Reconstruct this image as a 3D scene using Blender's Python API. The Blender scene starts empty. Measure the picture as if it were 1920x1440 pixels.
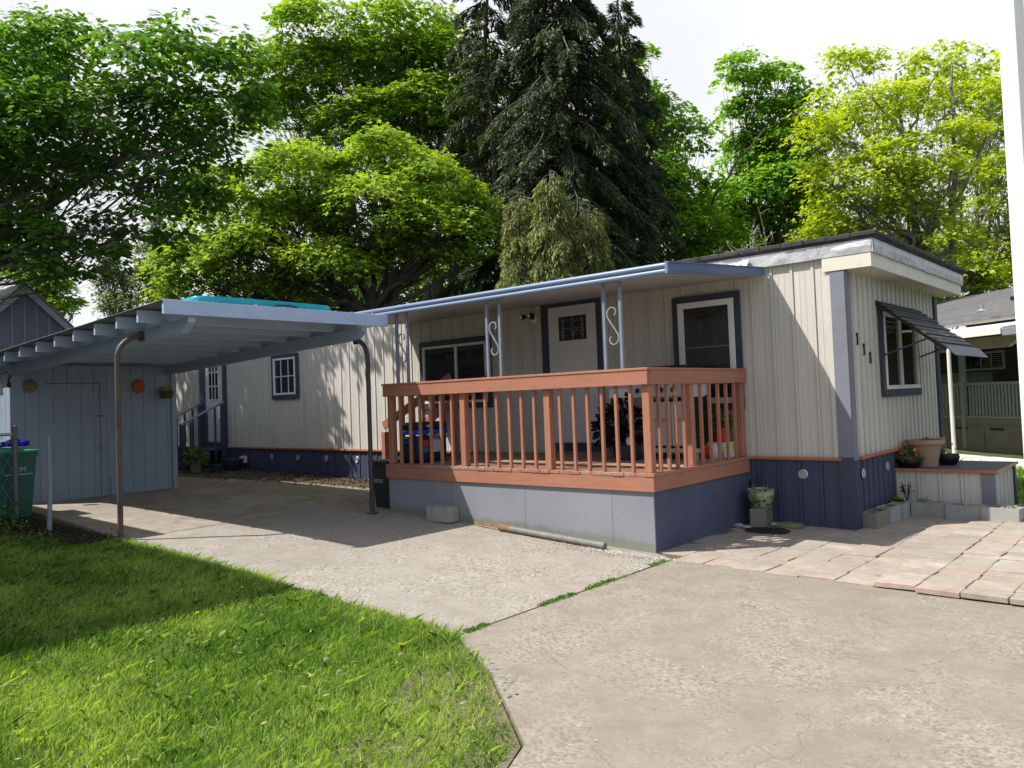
import bpy, bmesh, math, random
import numpy as np
from mathutils import Vector, Matrix
random.seed(11)
R = np.random.default_rng(7)
SC = bpy.context.scene
COL = SC.collection
PI = math.pi

# ------------------------------------------------------------------ camera
cam_d = bpy.data.cameras.new('camera')
cam = bpy.data.objects.new('camera', cam_d)
COL.objects.link(cam)
PITCH, ROLL, YAW = 3.58797804e-02, -3.73154445e-02, 7.13055687e-01
_right = np.array([math.cos(YAW), math.sin(YAW), 0.0])
_fwd = np.array([-math.sin(YAW), math.cos(YAW), 0.0])
_up = np.array([0, 0, 1.0])
_f2 = _fwd*math.cos(PITCH) + _up*math.sin(PITCH)
_u2 = _up*math.cos(PITCH) - _fwd*math.sin(PITCH)
_r3 = _right*math.cos(ROLL) + _u2*math.sin(ROLL)
_u3 = _u2*math.cos(ROLL) - _right*math.sin(ROLL)
mw = Matrix.Identity(4)
for i in range(3):
    mw[i][0] = _r3[i]; mw[i][1] = _u3[i]; mw[i][2] = -_f2[i]
mw[0][3], mw[1][3], mw[2][3] = 3.066, -9.453, 1.638
cam.matrix_world = mw
cam_d.sensor_fit = 'HORIZONTAL'
cam_d.sensor_width = 36.0
cam_d.lens = 1487.66/1920*36
cam_d.shift_y = -0.0119
cam_d.clip_start = 0.05
cam_d.clip_end = 3000
SC.camera = cam

# ------------------------------------------------------------------ world, sun, exposure
SUN = Vector((-0.955, -1.0, 1.87)).normalized()          # towards the sun
SUN_EL = math.asin(SUN.z)
SUN_AZ = math.atan2(SUN.x, SUN.y)
world = bpy.data.worlds.new('World')
SC.world = world
world.use_nodes = True
wn, wl = world.node_tree.nodes, world.node_tree.links
wn.clear()
w_out = wn.new('ShaderNodeOutputWorld')
w_bg = wn.new('ShaderNodeBackground')
w_sky = wn.new('ShaderNodeTexSky')
w_sky.sky_type = 'NISHITA'
w_sky.sun_disc = False
w_sky.sun_elevation = SUN_EL
w_sky.sun_rotation = SUN_AZ
w_sky.air_density = 1.2
w_sky.dust_density = 3.0
w_sky.ozone_density = 1.0
# thin bright spring cloud, thicker low in the north-west
w_tc = wn.new('ShaderNodeTexCoord')
w_nz = wn.new('ShaderNodeTexNoise'); w_nz.inputs['Scale'].default_value = 2.2; w_nz.inputs['Detail'].default_value = 6
wl.new(w_tc.outputs['Generated'], w_nz.inputs['Vector'])
w_dot = wn.new('ShaderNodeVectorMath'); w_dot.operation = 'DOT_PRODUCT'
wl.new(w_tc.outputs['Generated'], w_dot.inputs[0]); w_dot.inputs[1].default_value = (-0.62, 0.72, 0.30)
w_mr = wn.new('ShaderNodeMapRange'); w_mr.inputs['From Min'].default_value = 0.35; w_mr.inputs['From Max'].default_value = 0.72
wl.new(w_dot.outputs['Value'], w_mr.inputs['Value'])
w_cr = wn.new('ShaderNodeMapRange'); w_cr.inputs['From Min'].default_value = 0.35; w_cr.inputs['From Max'].default_value = 0.6
w_cr.inputs['To Min'].default_value = 0.8; w_cr.inputs['To Max'].default_value = 1.0
wl.new(w_nz.outputs['Fac'], w_cr.inputs['Value'])
w_mu = wn.new('ShaderNodeMath'); w_mu.operation = 'MULTIPLY'
wl.new(w_mr.outputs[0], w_mu.inputs[0]); wl.new(w_cr.outputs[0], w_mu.inputs[1])
w_mx = wn.new('ShaderNodeMix'); w_mx.data_type = 'RGBA'
wl.new(w_mu.outputs[0], w_mx.inputs['Factor'])
wl.new(w_sky.outputs[0], w_mx.inputs['A'])
w_mx.inputs['B'].default_value = (12.0, 12.3, 12.6, 1)
# added unseen haze in the south-east sky, brightening the east-facing walls
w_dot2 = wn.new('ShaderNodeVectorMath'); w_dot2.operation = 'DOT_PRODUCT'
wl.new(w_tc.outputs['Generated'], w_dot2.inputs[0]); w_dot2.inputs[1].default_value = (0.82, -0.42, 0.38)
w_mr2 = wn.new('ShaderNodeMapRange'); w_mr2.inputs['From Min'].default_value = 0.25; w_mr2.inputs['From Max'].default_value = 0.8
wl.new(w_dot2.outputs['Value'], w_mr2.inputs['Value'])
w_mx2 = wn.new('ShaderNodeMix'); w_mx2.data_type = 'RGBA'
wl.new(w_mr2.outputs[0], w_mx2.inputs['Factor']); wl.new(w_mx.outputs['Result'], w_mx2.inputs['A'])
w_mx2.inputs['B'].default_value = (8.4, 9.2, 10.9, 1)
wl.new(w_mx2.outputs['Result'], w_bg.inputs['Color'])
w_bg.inputs['Strength'].default_value = 0.060
wl.new(w_bg.outputs[0], w_out.inputs[0])

sun_d = bpy.data.lights.new('sun', 'SUN')
sun_d.energy = 4.9
sun_d.angle = math.radians(0.5)
sun_d.color = (1.0, 0.945, 0.86)
sun = bpy.data.objects.new('sun', sun_d)
COL.objects.link(sun)
sun.rotation_euler = SUN.to_track_quat('Z', 'Y').to_euler()
SC.view_settings.view_transform = 'Standard'
SC.view_settings.look = 'None'
SC.view_settings.exposure = 0.5
SC.view_settings.gamma = 1.0
SC.view_settings.use_curve_mapping = False
SC.render.engine = 'CYCLES'
SC.cycles.max_bounces = 6
SC.cycles.diffuse_bounces = 4
SC.cycles.transparent_max_bounces = 6

# ------------------------------------------------------------------ materials
class NT:
    def __init__(s, name):
        s.m = bpy.data.materials.new(name); s.m.use_nodes = True
        s.t = s.m.node_tree; s.n = s.t.nodes; s.l = s.t.links
        s.p = s.n['Principled BSDF']; s.out = s.n['Material Output']
    def add(s, typ, **kw):
        n = s.n.new(typ)
        for k, v in kw.items():
            if k in n.inputs.keys(): n.inputs[k].default_value = v
            else: setattr(n, k, v)
        return n
    def link(s, a, b): s.l.new(a, b)
    def pos(s):
        if not hasattr(s, '_pos'): s._pos = s.add('ShaderNodeNewGeometry')
        return s._pos.outputs['Position']
    def noise(s, scale, detail=4, rough=0.55, vec=None, stretch=None, dist=0.0):
        n = s.add('ShaderNodeTexNoise'); n.inputs['Scale'].default_value = scale
        n.inputs['Detail'].default_value = detail; n.inputs['Roughness'].default_value = rough
        n.inputs['Distortion'].default_value = dist
        v = vec or s.pos()
        if stretch:
            m = s.add('ShaderNodeMapping'); m.inputs['Scale'].default_value = stretch
            s.link(v, m.inputs['Vector']); v = m.outputs[0]
        s.link(v, n.inputs['Vector'])
        return n.outputs['Fac']
    def ramp(s, fac, stops):
        r = s.add('ShaderNodeValToRGB'); e = r.color_ramp.elements
        while len(e) < len(stops): e.new(0.5)
        for i, (p, c) in enumerate(stops):
            e[i].position = p
            e[i].color = (c, c, c, 1) if not isinstance(c, (tuple, list)) else (*c, 1)
        s.link(fac, r.inputs[0]); return r.outputs[0]
    def mix(s, fac, a, b, mode='MIX'):
        m = s.add('ShaderNodeMix'); m.data_type = 'RGBA'; m.blend_type = mode
        for sock, v in (('Factor', fac), ('A', a), ('B', b)):
            if isinstance(v, (int, float)) and sock == 'Factor': m.inputs['Factor'].default_value = v
            elif isinstance(v, (tuple, list)): m.inputs[sock].default_value = (*v, 1)
            else: s.link(v, m.inputs[sock])
        return m.outputs['Result']
    def bump(s, h, strength=0.3, dist=0.01):
        b = s.add('ShaderNodeBump'); b.inputs['Strength'].default_value = strength; b.inputs['Distance'].default_value = dist
        s.link(h, b.inputs['Height']); s.link(b.outputs[0], s.p.inputs['Normal'])

def mat(name, c, rough=0.6, var=0.12, scale=3.0, bump=0.0, bscale=60, spec=0.35, metal=0.0, stretch=None, c2=None, dirt=None):
    """plain painted / plastic / metal surface with uneven tone, faint wear and grain"""
    t = NT(name); p = t.p
    f = t.noise(scale, 6, 0.6, stretch=stretch)
    lo = tuple(max(0, x*(1-var)) for x in c); hi = tuple(min(1, x*(1+var)) for x in c)
    if c2: hi = c2
    colr = t.ramp(f, [(0.3, lo), (0.7, hi)])
    if dirt:
        dn = t.noise(dirt[1], 8, 0.7, stretch=stretch)
        colr = t.mix(t.ramp(dn, [(dirt[2], 0.0), (dirt[2]+0.12, dirt[3])]), colr, dirt[0])
    t.link(colr, p.inputs['Base Color'])
    rr = t.noise(scale*4, 3)
    t.link(t.ramp(rr, [(0.2, max(0, rough-0.08)), (0.8, min(1, rough+0.08))]), p.inputs['Roughness'])
    p.inputs['Metallic'].default_value = metal
    p.inputs['Specular IOR Level'].default_value = spec
    if bump: t.bump(t.noise(bscale, 4, stretch=stretch), bump, 0.004)
    return t.m

M = {}
def siding_mat(name, c, streak):
    t = NT(name)
    big = t.noise(0.8, 5, 0.6)
    st = t.noise(5.0, 5, 0.65, stretch=(1.0, 1.0, 0.09))
    a = t.ramp(st, [(0.3, tuple(x*0.88 for x in c)), (0.7, tuple(min(1, x*1.06) for x in c))])
    b = t.mix(t.ramp(big, [(0.35, 0.0), (0.75, 0.35)]), a, streak)
    gr = t.noise(1.7, 6, .7, stretch=(1.6, 1.6, .5), dist=.6)
    b = t.mix(t.ramp(gr, [(0.52, 0.0), (0.72, 0.30)]), b, tuple(x*0.62 for x in c))
    # soil splash marks and tiny scuffs
    sp = t.noise(26, 3, 0.5)
    b = t.mix(t.ramp(sp, [(0.70, 0.0), (0.76, 0.35)]), b, tuple(x*0.45 for x in c))
    t.link(b, t.p.inputs['Base Color'])
    t.p.inputs['Roughness'].default_value = 0.5
    t.p.inputs['Specular IOR Level'].default_value = 0.35
    t.bump(t.noise(7, 3, stretch=(1, 1, 0.3)), 0.12, 0.01)
    return t.m
M['siding'] = siding_mat('beige_metal_siding', (0.575, 0.555, 0.51), (0.50, 0.48, 0.44))
M['skirt'] = siding_mat('navy_skirting', (0.055, 0.066, 0.115), (0.075, 0.085, 0.13))
M['navy'] = mat('navy_trim_paint', (0.045, 0.052, 0.090), 0.5, 0.15, 4, 0.1)
M['greytrim'] = mat('grey_corner_trim', (0.185, 0.195, 0.24), 0.5, 0.1, 3, 0.05)
M['copper'] = mat('orange_brown_trim', (0.40, 0.145, 0.06), 0.6, 0.25, 8, 0.2, stretch=(.3, .3, 1))
M['beigepaint'] = mat('beige_fascia', (0.64, 0.61, 0.54), 0.5, 0.06, 2, dirt=((0.30, 0.28, 0.24), 6, 0.62, 0.5), stretch=(1, 1, .3))
def flash():
    t = NT('dented_silver_flashing')
    c = t.ramp(t.noise(6, 6, .7, stretch=(1, 1, 2)), [(0.3, (0.38, 0.40, 0.43)), (0.6, (0.56, 0.57, 0.60))])
    c = t.mix(t.ramp(t.noise(9, 8, .75, stretch=(1, 1, .5)), [(0.55, 0.0), (0.68, 0.75)]), c, (0.13, 0.135, 0.15))
    t.link(c, t.p.inputs['Base Color']); t.p.inputs['Metallic'].default_value = 0.35
    t.p.inputs['Roughness'].default_value = 0.42
    t.bump(t.noise(5, 2, stretch=(1, 1, 1.4)), 0.45, 0.03)
    return t.m
M['flash'] = flash()
M['rooftar'] = mat('black_roof_membrane', (0.035, 0.035, 0.037), 0.75, 0.4, 6, 0.5, 40, dirt=((0.09, 0.11, 0.055), 5, 0.6, 0.7))
M['white'] = mat('white_vinyl', (0.72, 0.73, 0.74), 0.4, 0.05, 4)
M['doorwhite'] = mat('white_door_paint', (0.60, 0.60, 0.63), 0.45, 0.05, 2)
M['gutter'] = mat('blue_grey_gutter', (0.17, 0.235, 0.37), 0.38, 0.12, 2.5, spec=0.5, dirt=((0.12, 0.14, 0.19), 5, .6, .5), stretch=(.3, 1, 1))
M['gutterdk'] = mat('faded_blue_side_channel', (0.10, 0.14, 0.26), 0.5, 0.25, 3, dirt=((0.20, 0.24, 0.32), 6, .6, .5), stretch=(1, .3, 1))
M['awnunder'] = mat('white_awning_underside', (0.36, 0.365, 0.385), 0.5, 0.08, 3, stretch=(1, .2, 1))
M['colmetal'] = mat('blue_grey_iron', (0.19, 0.215, 0.275), 0.42, 0.1, 6, spec=.5)
M['scroll'] = mat('pale_iron_scroll', (0.34, 0.36, 0.40), 0.4, 0.1, 6, spec=.6)
def wood(name, c, along='x', dark=0.75, rough=0.6):
    t = NT(name)
    st = {'x': (0.08, 1, 1), 'y': (1, 0.08, 1), 'z': (1, 1, 0.08)}[along]
    g = t.noise(38, 6, 0.65, stretch=st, dist=0.6)
    b = t.noise(2.5, 5, 0.6)
    a = t.ramp(g, [(0.25, tuple(x*dark for x in c)), (0.6, c), (0.85, tuple(min(1, x*1.12) for x in c))])
    a = t.mix(t.ramp(b, [(0.35, 0.0), (0.8, 0.45)]), a, tuple(min(1, x*1.2+0.01) for x in c))
    k = t.noise(22, 2, 0.5)
    a = t.mix(t.ramp(k, [(0.72, 0.0), (0.78, 0.5)]), a, tuple(x*0.35 for x in c))
    t.link(a, t.p.inputs['Base Color']); t.p.inputs['Roughness'].default_value = rough
    t.p.inputs['Specular IOR Level'].default_value = 0.3
    t.bump(g, 0.25, 0.003)
    return t.m
RED = (0.345, 0.155, 0.100)
for a in 'xyz': M['red'+a] = wood('red_brown_stain_'+a, RED, a)
def deckfloor():
    t = NT('worn_deck_boards')
    g = t.noise(38, 6, 0.65, stretch=(1, .08, 1), dist=.5)
    a = t.ramp(g, [(0.25, (0.22, 0.09, 0.055)), (0.7, (0.34, 0.15, 0.09))])
    w = t.noise(3.0, 6, 0.7)
    a = t.mix(t.ramp(w, [(0.42, 0.0), (0.62, 0.8)]), a, (0.30, 0.25, 0.21))
    t.link(a, t.p.inputs['Base Color']); t.p.inputs['Roughness'].default_value = 0.75
    t.bump(g, .3, .003); return t.m
M['deckfloor'] = deckfloor()
def skirtpanel():
    t = NT('grey_blue_plywood_skirt')
    a = t.ramp(t.noise(1.2, 6, .6), [(0.3, (0.20, 0.212, 0.255)), (0.7, (0.245, 0.252, 0.29))])
    a = t.mix(t.ramp(t.noise(4, 6, .7, stretch=(.4, .4, 1.5)), [(0.55, 0), (0.75, .4)]), a, (0.26, 0.27, 0.30))
    # green algae creeping up from the ground line
    sx = t.add('ShaderNodeSeparateXYZ'); t.link(t.pos(), sx.inputs[0])
    mm = t.add('ShaderNodeMath', operation='MULTIPLY_ADD'); t.link(sx.outputs['X'], mm.inputs[0]); mm.inputs[1].default_value = 0.042; mm.inputs[2].default_value = 0.05
    hh = t.add('ShaderNodeMath', operation='ADD'); t.link(sx.outputs['Z'], hh.inputs[0]); t.link(mm.outputs[0], hh.inputs[1])
    nn = t.noise(9, 5, .65)
    h2 = t.add('ShaderNodeMath', operation='MULTIPLY_ADD'); t.link(nn, h2.inputs[0]); h2.inputs[1].default_value = -0.16; t.link(hh.outputs[0], h2.inputs[2])
    a = t.mix(t.ramp(h2.outputs[0], [(0.0, 0.5), (0.05, 0.0)]), a, (0.13, 0.16, 0.06))
    t.link(a, t.p.inputs['Base Color']); t.p.inputs['Roughness'].default_value = .55
    t.bump(t.noise(50, 4, stretch=(.2, .2, 1)), .12, .003); return t.m
M['skirtpanel'] = skirtpanel()
M['cpblue'] = wood('blue_grey_painted_timber', (0.40, 0.50, 0.69), 'y', 0.85, .6)
M['cpbeam'] = wood('blue_grey_painted_beam', (0.29, 0.37, 0.49), 'x', 0.85, .6)
M['shed'] = wood('blue_grey_shed_boards', (0.27, 0.345, 0.44), 'z', 0.85, .65)
M['corr'] = mat('corrugated_roof_sheet', (0.22, 0.235, 0.24), 0.55, 0.25, 3, metal=.2, dirt=((0.10, 0.10, 0.08), 6, .55, .6))
M['corrunder'] = mat('corrugated_underside', (0.30, 0.31, 0.30), 0.6, 0.12, 3)
M['iron'] = mat('dark_brown_pipe', (0.055, 0.048, 0.05), 0.5, 0.25, 8, .2)
M['rustpipe'] = mat('weathered_grey_pipe', (0.17, 0.165, 0.165), 0.6, 0.2, 9, .2, dirt=((0.16, 0.07, 0.035), 5, .55, .9))
M['galv'] = mat('galvanised_steel', (0.34, 0.36, 0.38), 0.45, 0.15, 9, metal=.5)
def glass(name, c=(0.012, 0.014, 0.017), rough=.04):
    t = NT(name)
    a = t.ramp(t.noise(2.5, 4), [(0.35, c), (0.75, tuple(x*1.9+.004 for x in c))])
    t.link(a, t.p.inputs['Base Color']); t.p.inputs['Roughness'].default_value = rough
    t.p.inputs['Specular IOR Level'].default_value = .5
    t.bump(t.noise(1.6, 2), .08, .02); t.p.inputs['Coat Weight'].default_value = .3; return t.m
M['glass'] = glass('dark_window_glass')
M['blind'] = mat('slatted_blind', (0.06, 0.062, 0.066), .6, .1, 4)
M['teal'] = mat('teal_plastic', (0.0, 0.33, 0.42), 0.3, 0.12, 2.5, spec=.5)
M['black'] = mat('black_plastic', (0.014, 0.014, 0.016), .5, .3, 6)
M['darkbin'] = mat('charcoal_bin_plastic', (0.028, 0.032, 0.038), .5, .2, 6)
M['greenbin'] = mat('green_bin_plastic', (0.012, 0.115, 0.085), .45, .2, 4)
M['greenlid'] = mat('bright_green_lid', (0.03, 0.28, 0.17), .4, .15, 4)
M['cobalt'] = mat('cobalt_blue_plastic', (0.008, 0.02, 0.42), .35, .2, 8)
M['blueband'] = mat('bright_blue_plastic', (0.01, 0.10, 0.52), .35, .1, 8)
M['navyplastic'] = mat('navy_black_plastic', (0.02, 0.022, 0.042), .4, .2, 8)
M['redlabel'] = mat('red_sticker', (0.62, 0.05, 0.03), .5, .1, 9)
M['whitelabel'] = mat('pale_grey_sticker', (0.48, 0.50, 0.55), .5, .12, 14)
M['teallabel'] = mat('dark_teal_sticker', (0.03, 0.16, 0.20), .5, .2, 14)
M['steel'] = mat('brushed_grill_steel', (0.52, 0.53, 0.55), .38, .06, 6, metal=.55, stretch=(1, 1, .15))
M['terracotta'] = mat('sandy_terracotta', (0.36, 0.235, 0.155), .75, .15, 5, .4, 30)
M['blackpot'] = mat('black_glazed_pot', (0.008, 0.008, 0.010), .35, .2, 6)
M['redpot'] = mat('red_glazed_pot', (0.48, 0.025, 0.02), .35, .12, 6)
M['mint'] = mat('mint_glazed_pot', (0.36, 0.62, 0.52), .4, .1, 6)
M['yellowpot'] = mat('yellow_pot', (0.62, 0.56, 0.04), .4, .1, 6)
M['jar'] = mat('dusty_white_jar', (0.55, 0.50, 0.50), .45, .08, 6)
M['soil'] = mat('potting_soil', (0.035, 0.025, 0.018), .95, .4, 20, .8, 60)
M['cedarwood'] = wood('pale_bench_wood', (0.45, 0.33, 0.22), 'x', .8)
M['orange'] = mat('orange_clay_face', (0.42, 0.11, 0.055), .7, .2, 18, .3)
M['ochre'] = mat('weathered_straw_hat', (0.20, 0.175, 0.10), .85, .35, 30, .5, 90)
M['lampwhite'] = mat('frosted_lamp_lens', (0.78, 0.76, 0.70), .35, .03, 8)
M['lantern'] = mat('cream_enamel', (0.55, 0.55, 0.52), .4, .1, 6)
M['bark'] = mat('rough_tree_bark', (0.075, 0.062, 0.05), .9, .4, 5, 1.0, 25, c2=(0.13, 0.12, 0.10), stretch=(1, 1, .3))
M['barkpale'] = mat('pale_lichen_bark', (0.12, 0.11, 0.095), .9, .3, 6, .9, 25, c2=(0.24, 0.23, 0.20), stretch=(1, 1, .4))
M['twig'] = mat('bare_grey_twigs', (0.30, 0.27, 0.25), .9, .2, 7)
M['shingle'] = None
def cinder(name, c):
    t = NT(name)
    a = t.ramp(t.noise(70, 6, .7), [(0.3, tuple(x*.72 for x in c)), (0.65, c)])
    a = t.mix(t.ramp(t.noise(3.2, 6, .65), [(0.45, 0), (0.7, .6)]), a, (0.20, 0.20, 0.13))
    t.link(a, t.p.inputs['Base Color']); t.p.inputs['Roughness'].default_value = .9
    t.bump(t.noise(140, 5, .7), .5, .004); return t.m
M['cinder'] = cinder('grey_concrete_block', (0.36, 0.36, 0.34))
M['cinderdk'] = cinder('damp_concrete_block', (0.22, 0.22, 0.18))
M['mossstone'] = cinder('mossy_round_stone', (0.17, 0.19, 0.12))

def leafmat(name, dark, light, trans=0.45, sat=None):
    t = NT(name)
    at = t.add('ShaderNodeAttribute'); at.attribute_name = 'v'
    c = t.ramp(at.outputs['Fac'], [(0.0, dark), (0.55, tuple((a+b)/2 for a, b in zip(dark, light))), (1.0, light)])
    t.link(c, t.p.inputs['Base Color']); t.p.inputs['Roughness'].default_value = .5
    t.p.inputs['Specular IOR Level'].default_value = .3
    tr = t.add('ShaderNodeBsdfTranslucent')
    hs = t.mix(1.0, c, (1.0, 1.0, 0.35), 'MULTIPLY')
    t.link(hs, tr.inputs['Color'])
    ms = t.add('ShaderNodeMixShader'); ms.inputs[0].default_value = trans
    t.link(t.p.outputs[0], ms.inputs[1]); t.link(tr.outputs[0], ms.inputs[2]); t.link(ms.outputs[0], t.out.inputs[0])
    return t.m
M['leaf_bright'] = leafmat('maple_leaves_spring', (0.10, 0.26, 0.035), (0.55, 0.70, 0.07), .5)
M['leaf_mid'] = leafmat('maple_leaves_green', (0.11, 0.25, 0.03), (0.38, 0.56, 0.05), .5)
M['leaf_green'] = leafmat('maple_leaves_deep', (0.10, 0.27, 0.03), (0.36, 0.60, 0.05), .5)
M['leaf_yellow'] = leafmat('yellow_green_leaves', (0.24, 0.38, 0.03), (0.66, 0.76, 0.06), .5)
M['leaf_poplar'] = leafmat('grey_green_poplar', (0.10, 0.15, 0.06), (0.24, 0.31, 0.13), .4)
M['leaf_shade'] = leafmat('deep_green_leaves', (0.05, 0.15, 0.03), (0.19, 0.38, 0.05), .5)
M['needle_dark'] = leafmat('dark_fir_needles', (0.020, 0.040, 0.018), (0.085, 0.12, 0.045), .2)
M['needle_pale'] = leafmat('pale_cedar_sprays', (0.11, 0.14, 0.04), (0.34, 0.38, 0.13), .3)
M['grass'] = leafmat('lawn_blades', (0.07, 0.20, 0.025), (0.50, 0.67, 0.15), .40)
M['weed'] = leafmat('weed_leaves', (0.05, 0.13, 0.02), (0.19, 0.34, 0.07), .4)
M['houseplant'] = leafmat('pot_plant_leaves', (0.03, 0.10, 0.02), (0.14, 0.28, 0.05), .3)
M['flower_pink'] = leafmat('pink_petals', (0.38, 0.015, 0.06), (0.72, 0.16, 0.25), .3)
M['flower_cream'] = leafmat('cream_petals', (0.42, 0.40, 0.20), (0.65, 0.62, 0.40), .3)
M['dandelion'] = leafmat('dandelion_petals', (0.80, 0.62, 0.0), (0.95, 0.85, 0.02), .2)
M['clock'] = leafmat('dandelion_clock_fluff', (0.55, 0.55, 0.50), (0.8, 0.8, 0.75), .4)
M['debris'] = leafmat('fallen_bud_scales', (0.30, 0.22, 0.08), (0.62, 0.50, 0.25), .3)
M['litter'] = leafmat('brown_leaf_litter', (0.02, 0.012, 0.008), (0.07, 0.042, 0.026), .05)
M['redplant'] = leafmat('croton_leaves', (0.45, 0.12, 0.04), (0.70, 0.55, 0.12), .3)
M['darkplant'] = leafmat('very_dark_foliage', (0.010, 0.012, 0.008), (0.03, 0.035, 0.018), .1)

# ------------------------------------------------------------------ mesh helpers
class MB:
    """collects boxes, prisms, tubes and lathes in world space; build() links them as ONE mesh object"""
    def __init__(s): s.v = []; s.f = []
    def add(s, vs, fs):
        o = len(s.v); s.v += [tuple(v) for v in vs]; s.f += [tuple(o+i for i in f) for f in fs]; return s
    def box(s, x0, x1, y0, y1, z0, z1, b=0.0):
        if b <= 0:
            vs = [(x, y, z) for z in (z0, z1) for y in (y0, y1) for x in (x0, x1)]
            return s.add(vs, [(0, 2, 3, 1), (4, 5, 7, 6), (0, 1, 5, 4), (2, 6, 7, 3), (0, 4, 6, 2), (1, 3, 7, 5)])
        bm = bmesh.new(); bmesh.ops.create_cube(bm, size=1)
        for v in bm.verts:
            v.co = Vector(((x0+x1)/2+v.co.x*(x1-x0), (y0+y1)/2+v.co.y*(y1-y0), (z0+z1)/2+v.co.z*(z1-z0)))
        bmesh.ops.bevel(bm, geom=bm.edges[:], offset=b, segments=1, affect='EDGES')
        s.bm(bm); return s
    def bm(s, bm):
        bm.verts.index_update()
        s.add([v.co[:] for v in bm.verts], [[v.index for v in f.verts] for f in bm.faces]); bm.free(); return s
    def obox(s, c, ax, ay, az, b=0.0):
        """oriented box: centre and three half-axis vectors"""
        c, ax, ay, az = map(Vector, (c, ax, ay, az))
        t = MB(); t.box(-1, 1, -1, 1, -1, 1)
        if b > 0:
            L = [a.length for a in (ax, ay, az)]
            t = MB(); t.box(-L[0], L[0], -L[1], L[1], -L[2], L[2], b)
            t.v = [(x/L[0], y/L[1], z/L[2]) for x, y, z in t.v]
        return s.add([c+ax*x+ay*y+az*z for x, y, z in t.v], t.f)
    def beam(s, p0, p1, w, h, b=0.0, up=(0, 0, 1)):
        p0, p1 = Vector(p0), Vector(p1); d = p1-p0; u = Vector(up)
        side = d.cross(u).normalized(); u2 = side.cross(d).normalized()
        return s.obox((p0+p1)/2, d/2, side*w/2, u2*h/2, b)
    def tube(s, pts, rad, n=10, cap=True):
        pts = [Vector(p) for p in pts]
        rads = rad if isinstance(rad, (list, tuple)) else [rad]*len(pts)
        vs, fs = [], []; ref = None
        for i, p in enumerate(pts):
            t = (pts[min(i+1, len(pts)-1)]-pts[max(i-1, 0)]).normalized()
            if ref is None: ref = Vector((0, 0, 1)) if abs(t.z) < .9 else Vector((1, 0, 0))
            a = t.cross(ref).normalized(); b = a.cross(t).normalized(); ref = b if abs(t.dot(b)) < .9 else ref
            for k in range(n):
                th = 2*PI*k/n; vs.append(p+(a*math.cos(th)+b*math.sin(th))*rads[i])
        for i in range(len(pts)-1):
            for k in range(n):
                fs.append((i*n+k, i*n+(k+1) % n, (i+1)*n+(k+1) % n, (i+1)*n+k))
        if cap:
            fs.append(tuple(range(n-1, -1, -1))); fs.append(tuple((len(pts)-1)*n+k for k in range(n)))
        return s.add(vs, fs)
    def lathe(s, prof, c, n=28, sx=1, sy=1):
        vs = [(c[0]+r*math.cos(2*PI*k/n)*sx, c[1]+r*math.sin(2*PI*k/n)*sy, c[2]+z) for r, z in prof for k in range(n)]
        fs = [(i*n+k, i*n+(k+1) % n, (i+1)*n+(k+1) % n, (i+1)*n+k) for i in range(len(prof)-1) for k in range(n)]
        fs.append(tuple(range(n-1, -1, -1)))
        fs.append(tuple((len(prof)-1)*n+k for k in range(n)))
        return s.add(vs, fs)
    def extrude(s, prof, axis, a0, a1):
        """closed 2-D profile extruded along a world axis ('x': prof=(y,z), 'y': prof=(x,z), 'z': prof=(x,y))"""
        n = len(prof)
        def P(p, a): return {'x': (a, p[0], p[1]), 'y': (p[0], a, p[1]), 'z': (p[0], p[1], a)}[axis]
        vs = [P(p, a0) for p in prof]+[P(p, a1) for p in prof]
        fs = [(i, (i+1) % n, n+(i+1) % n, n+i) for i in range(n)]+[tuple(range(n-1, -1, -1)), tuple(range(n, 2*n))]
        return s.add(vs, fs)
    def quad(s, a, b, c, d): return s.add([a, b, c, d], [(0, 1, 2, 3)])
    def jitter(s, a):
        s.v = [(x+random.uniform(-a, a), y+random.uniform(-a, a), z+random.uniform(-a, a)) for x, y, z in s.v]; return s
    def build(s, name, m, parent=None, smooth=False):
        me = bpy.data.meshes.new(name)
        off = Vector((0, 0, 0))
        if parent is not None:
            q = parent
            while q is not None: off += q.location; q = q.parent
        me.from_pydata([(x-off.x, y-off.y, z-off.z) for x, y, z in s.v], [], s.f)
        bm = bmesh.new(); bm.from_mesh(me); bmesh.ops.recalc_face_normals(bm, faces=bm.faces[:]); bm.to_mesh(me); bm.free()
        me.materials.append(m)
        if smooth:
            me.polygons.foreach_set('use_smooth', [True]*len(me.polygons))
            try: me.set_sharp_from_angle(angle=math.radians(40))
            except Exception: pass
        o = bpy.data.objects.new(name, me); COL.objects.link(o)
        if parent is not None: o.parent = parent
        return o

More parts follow.
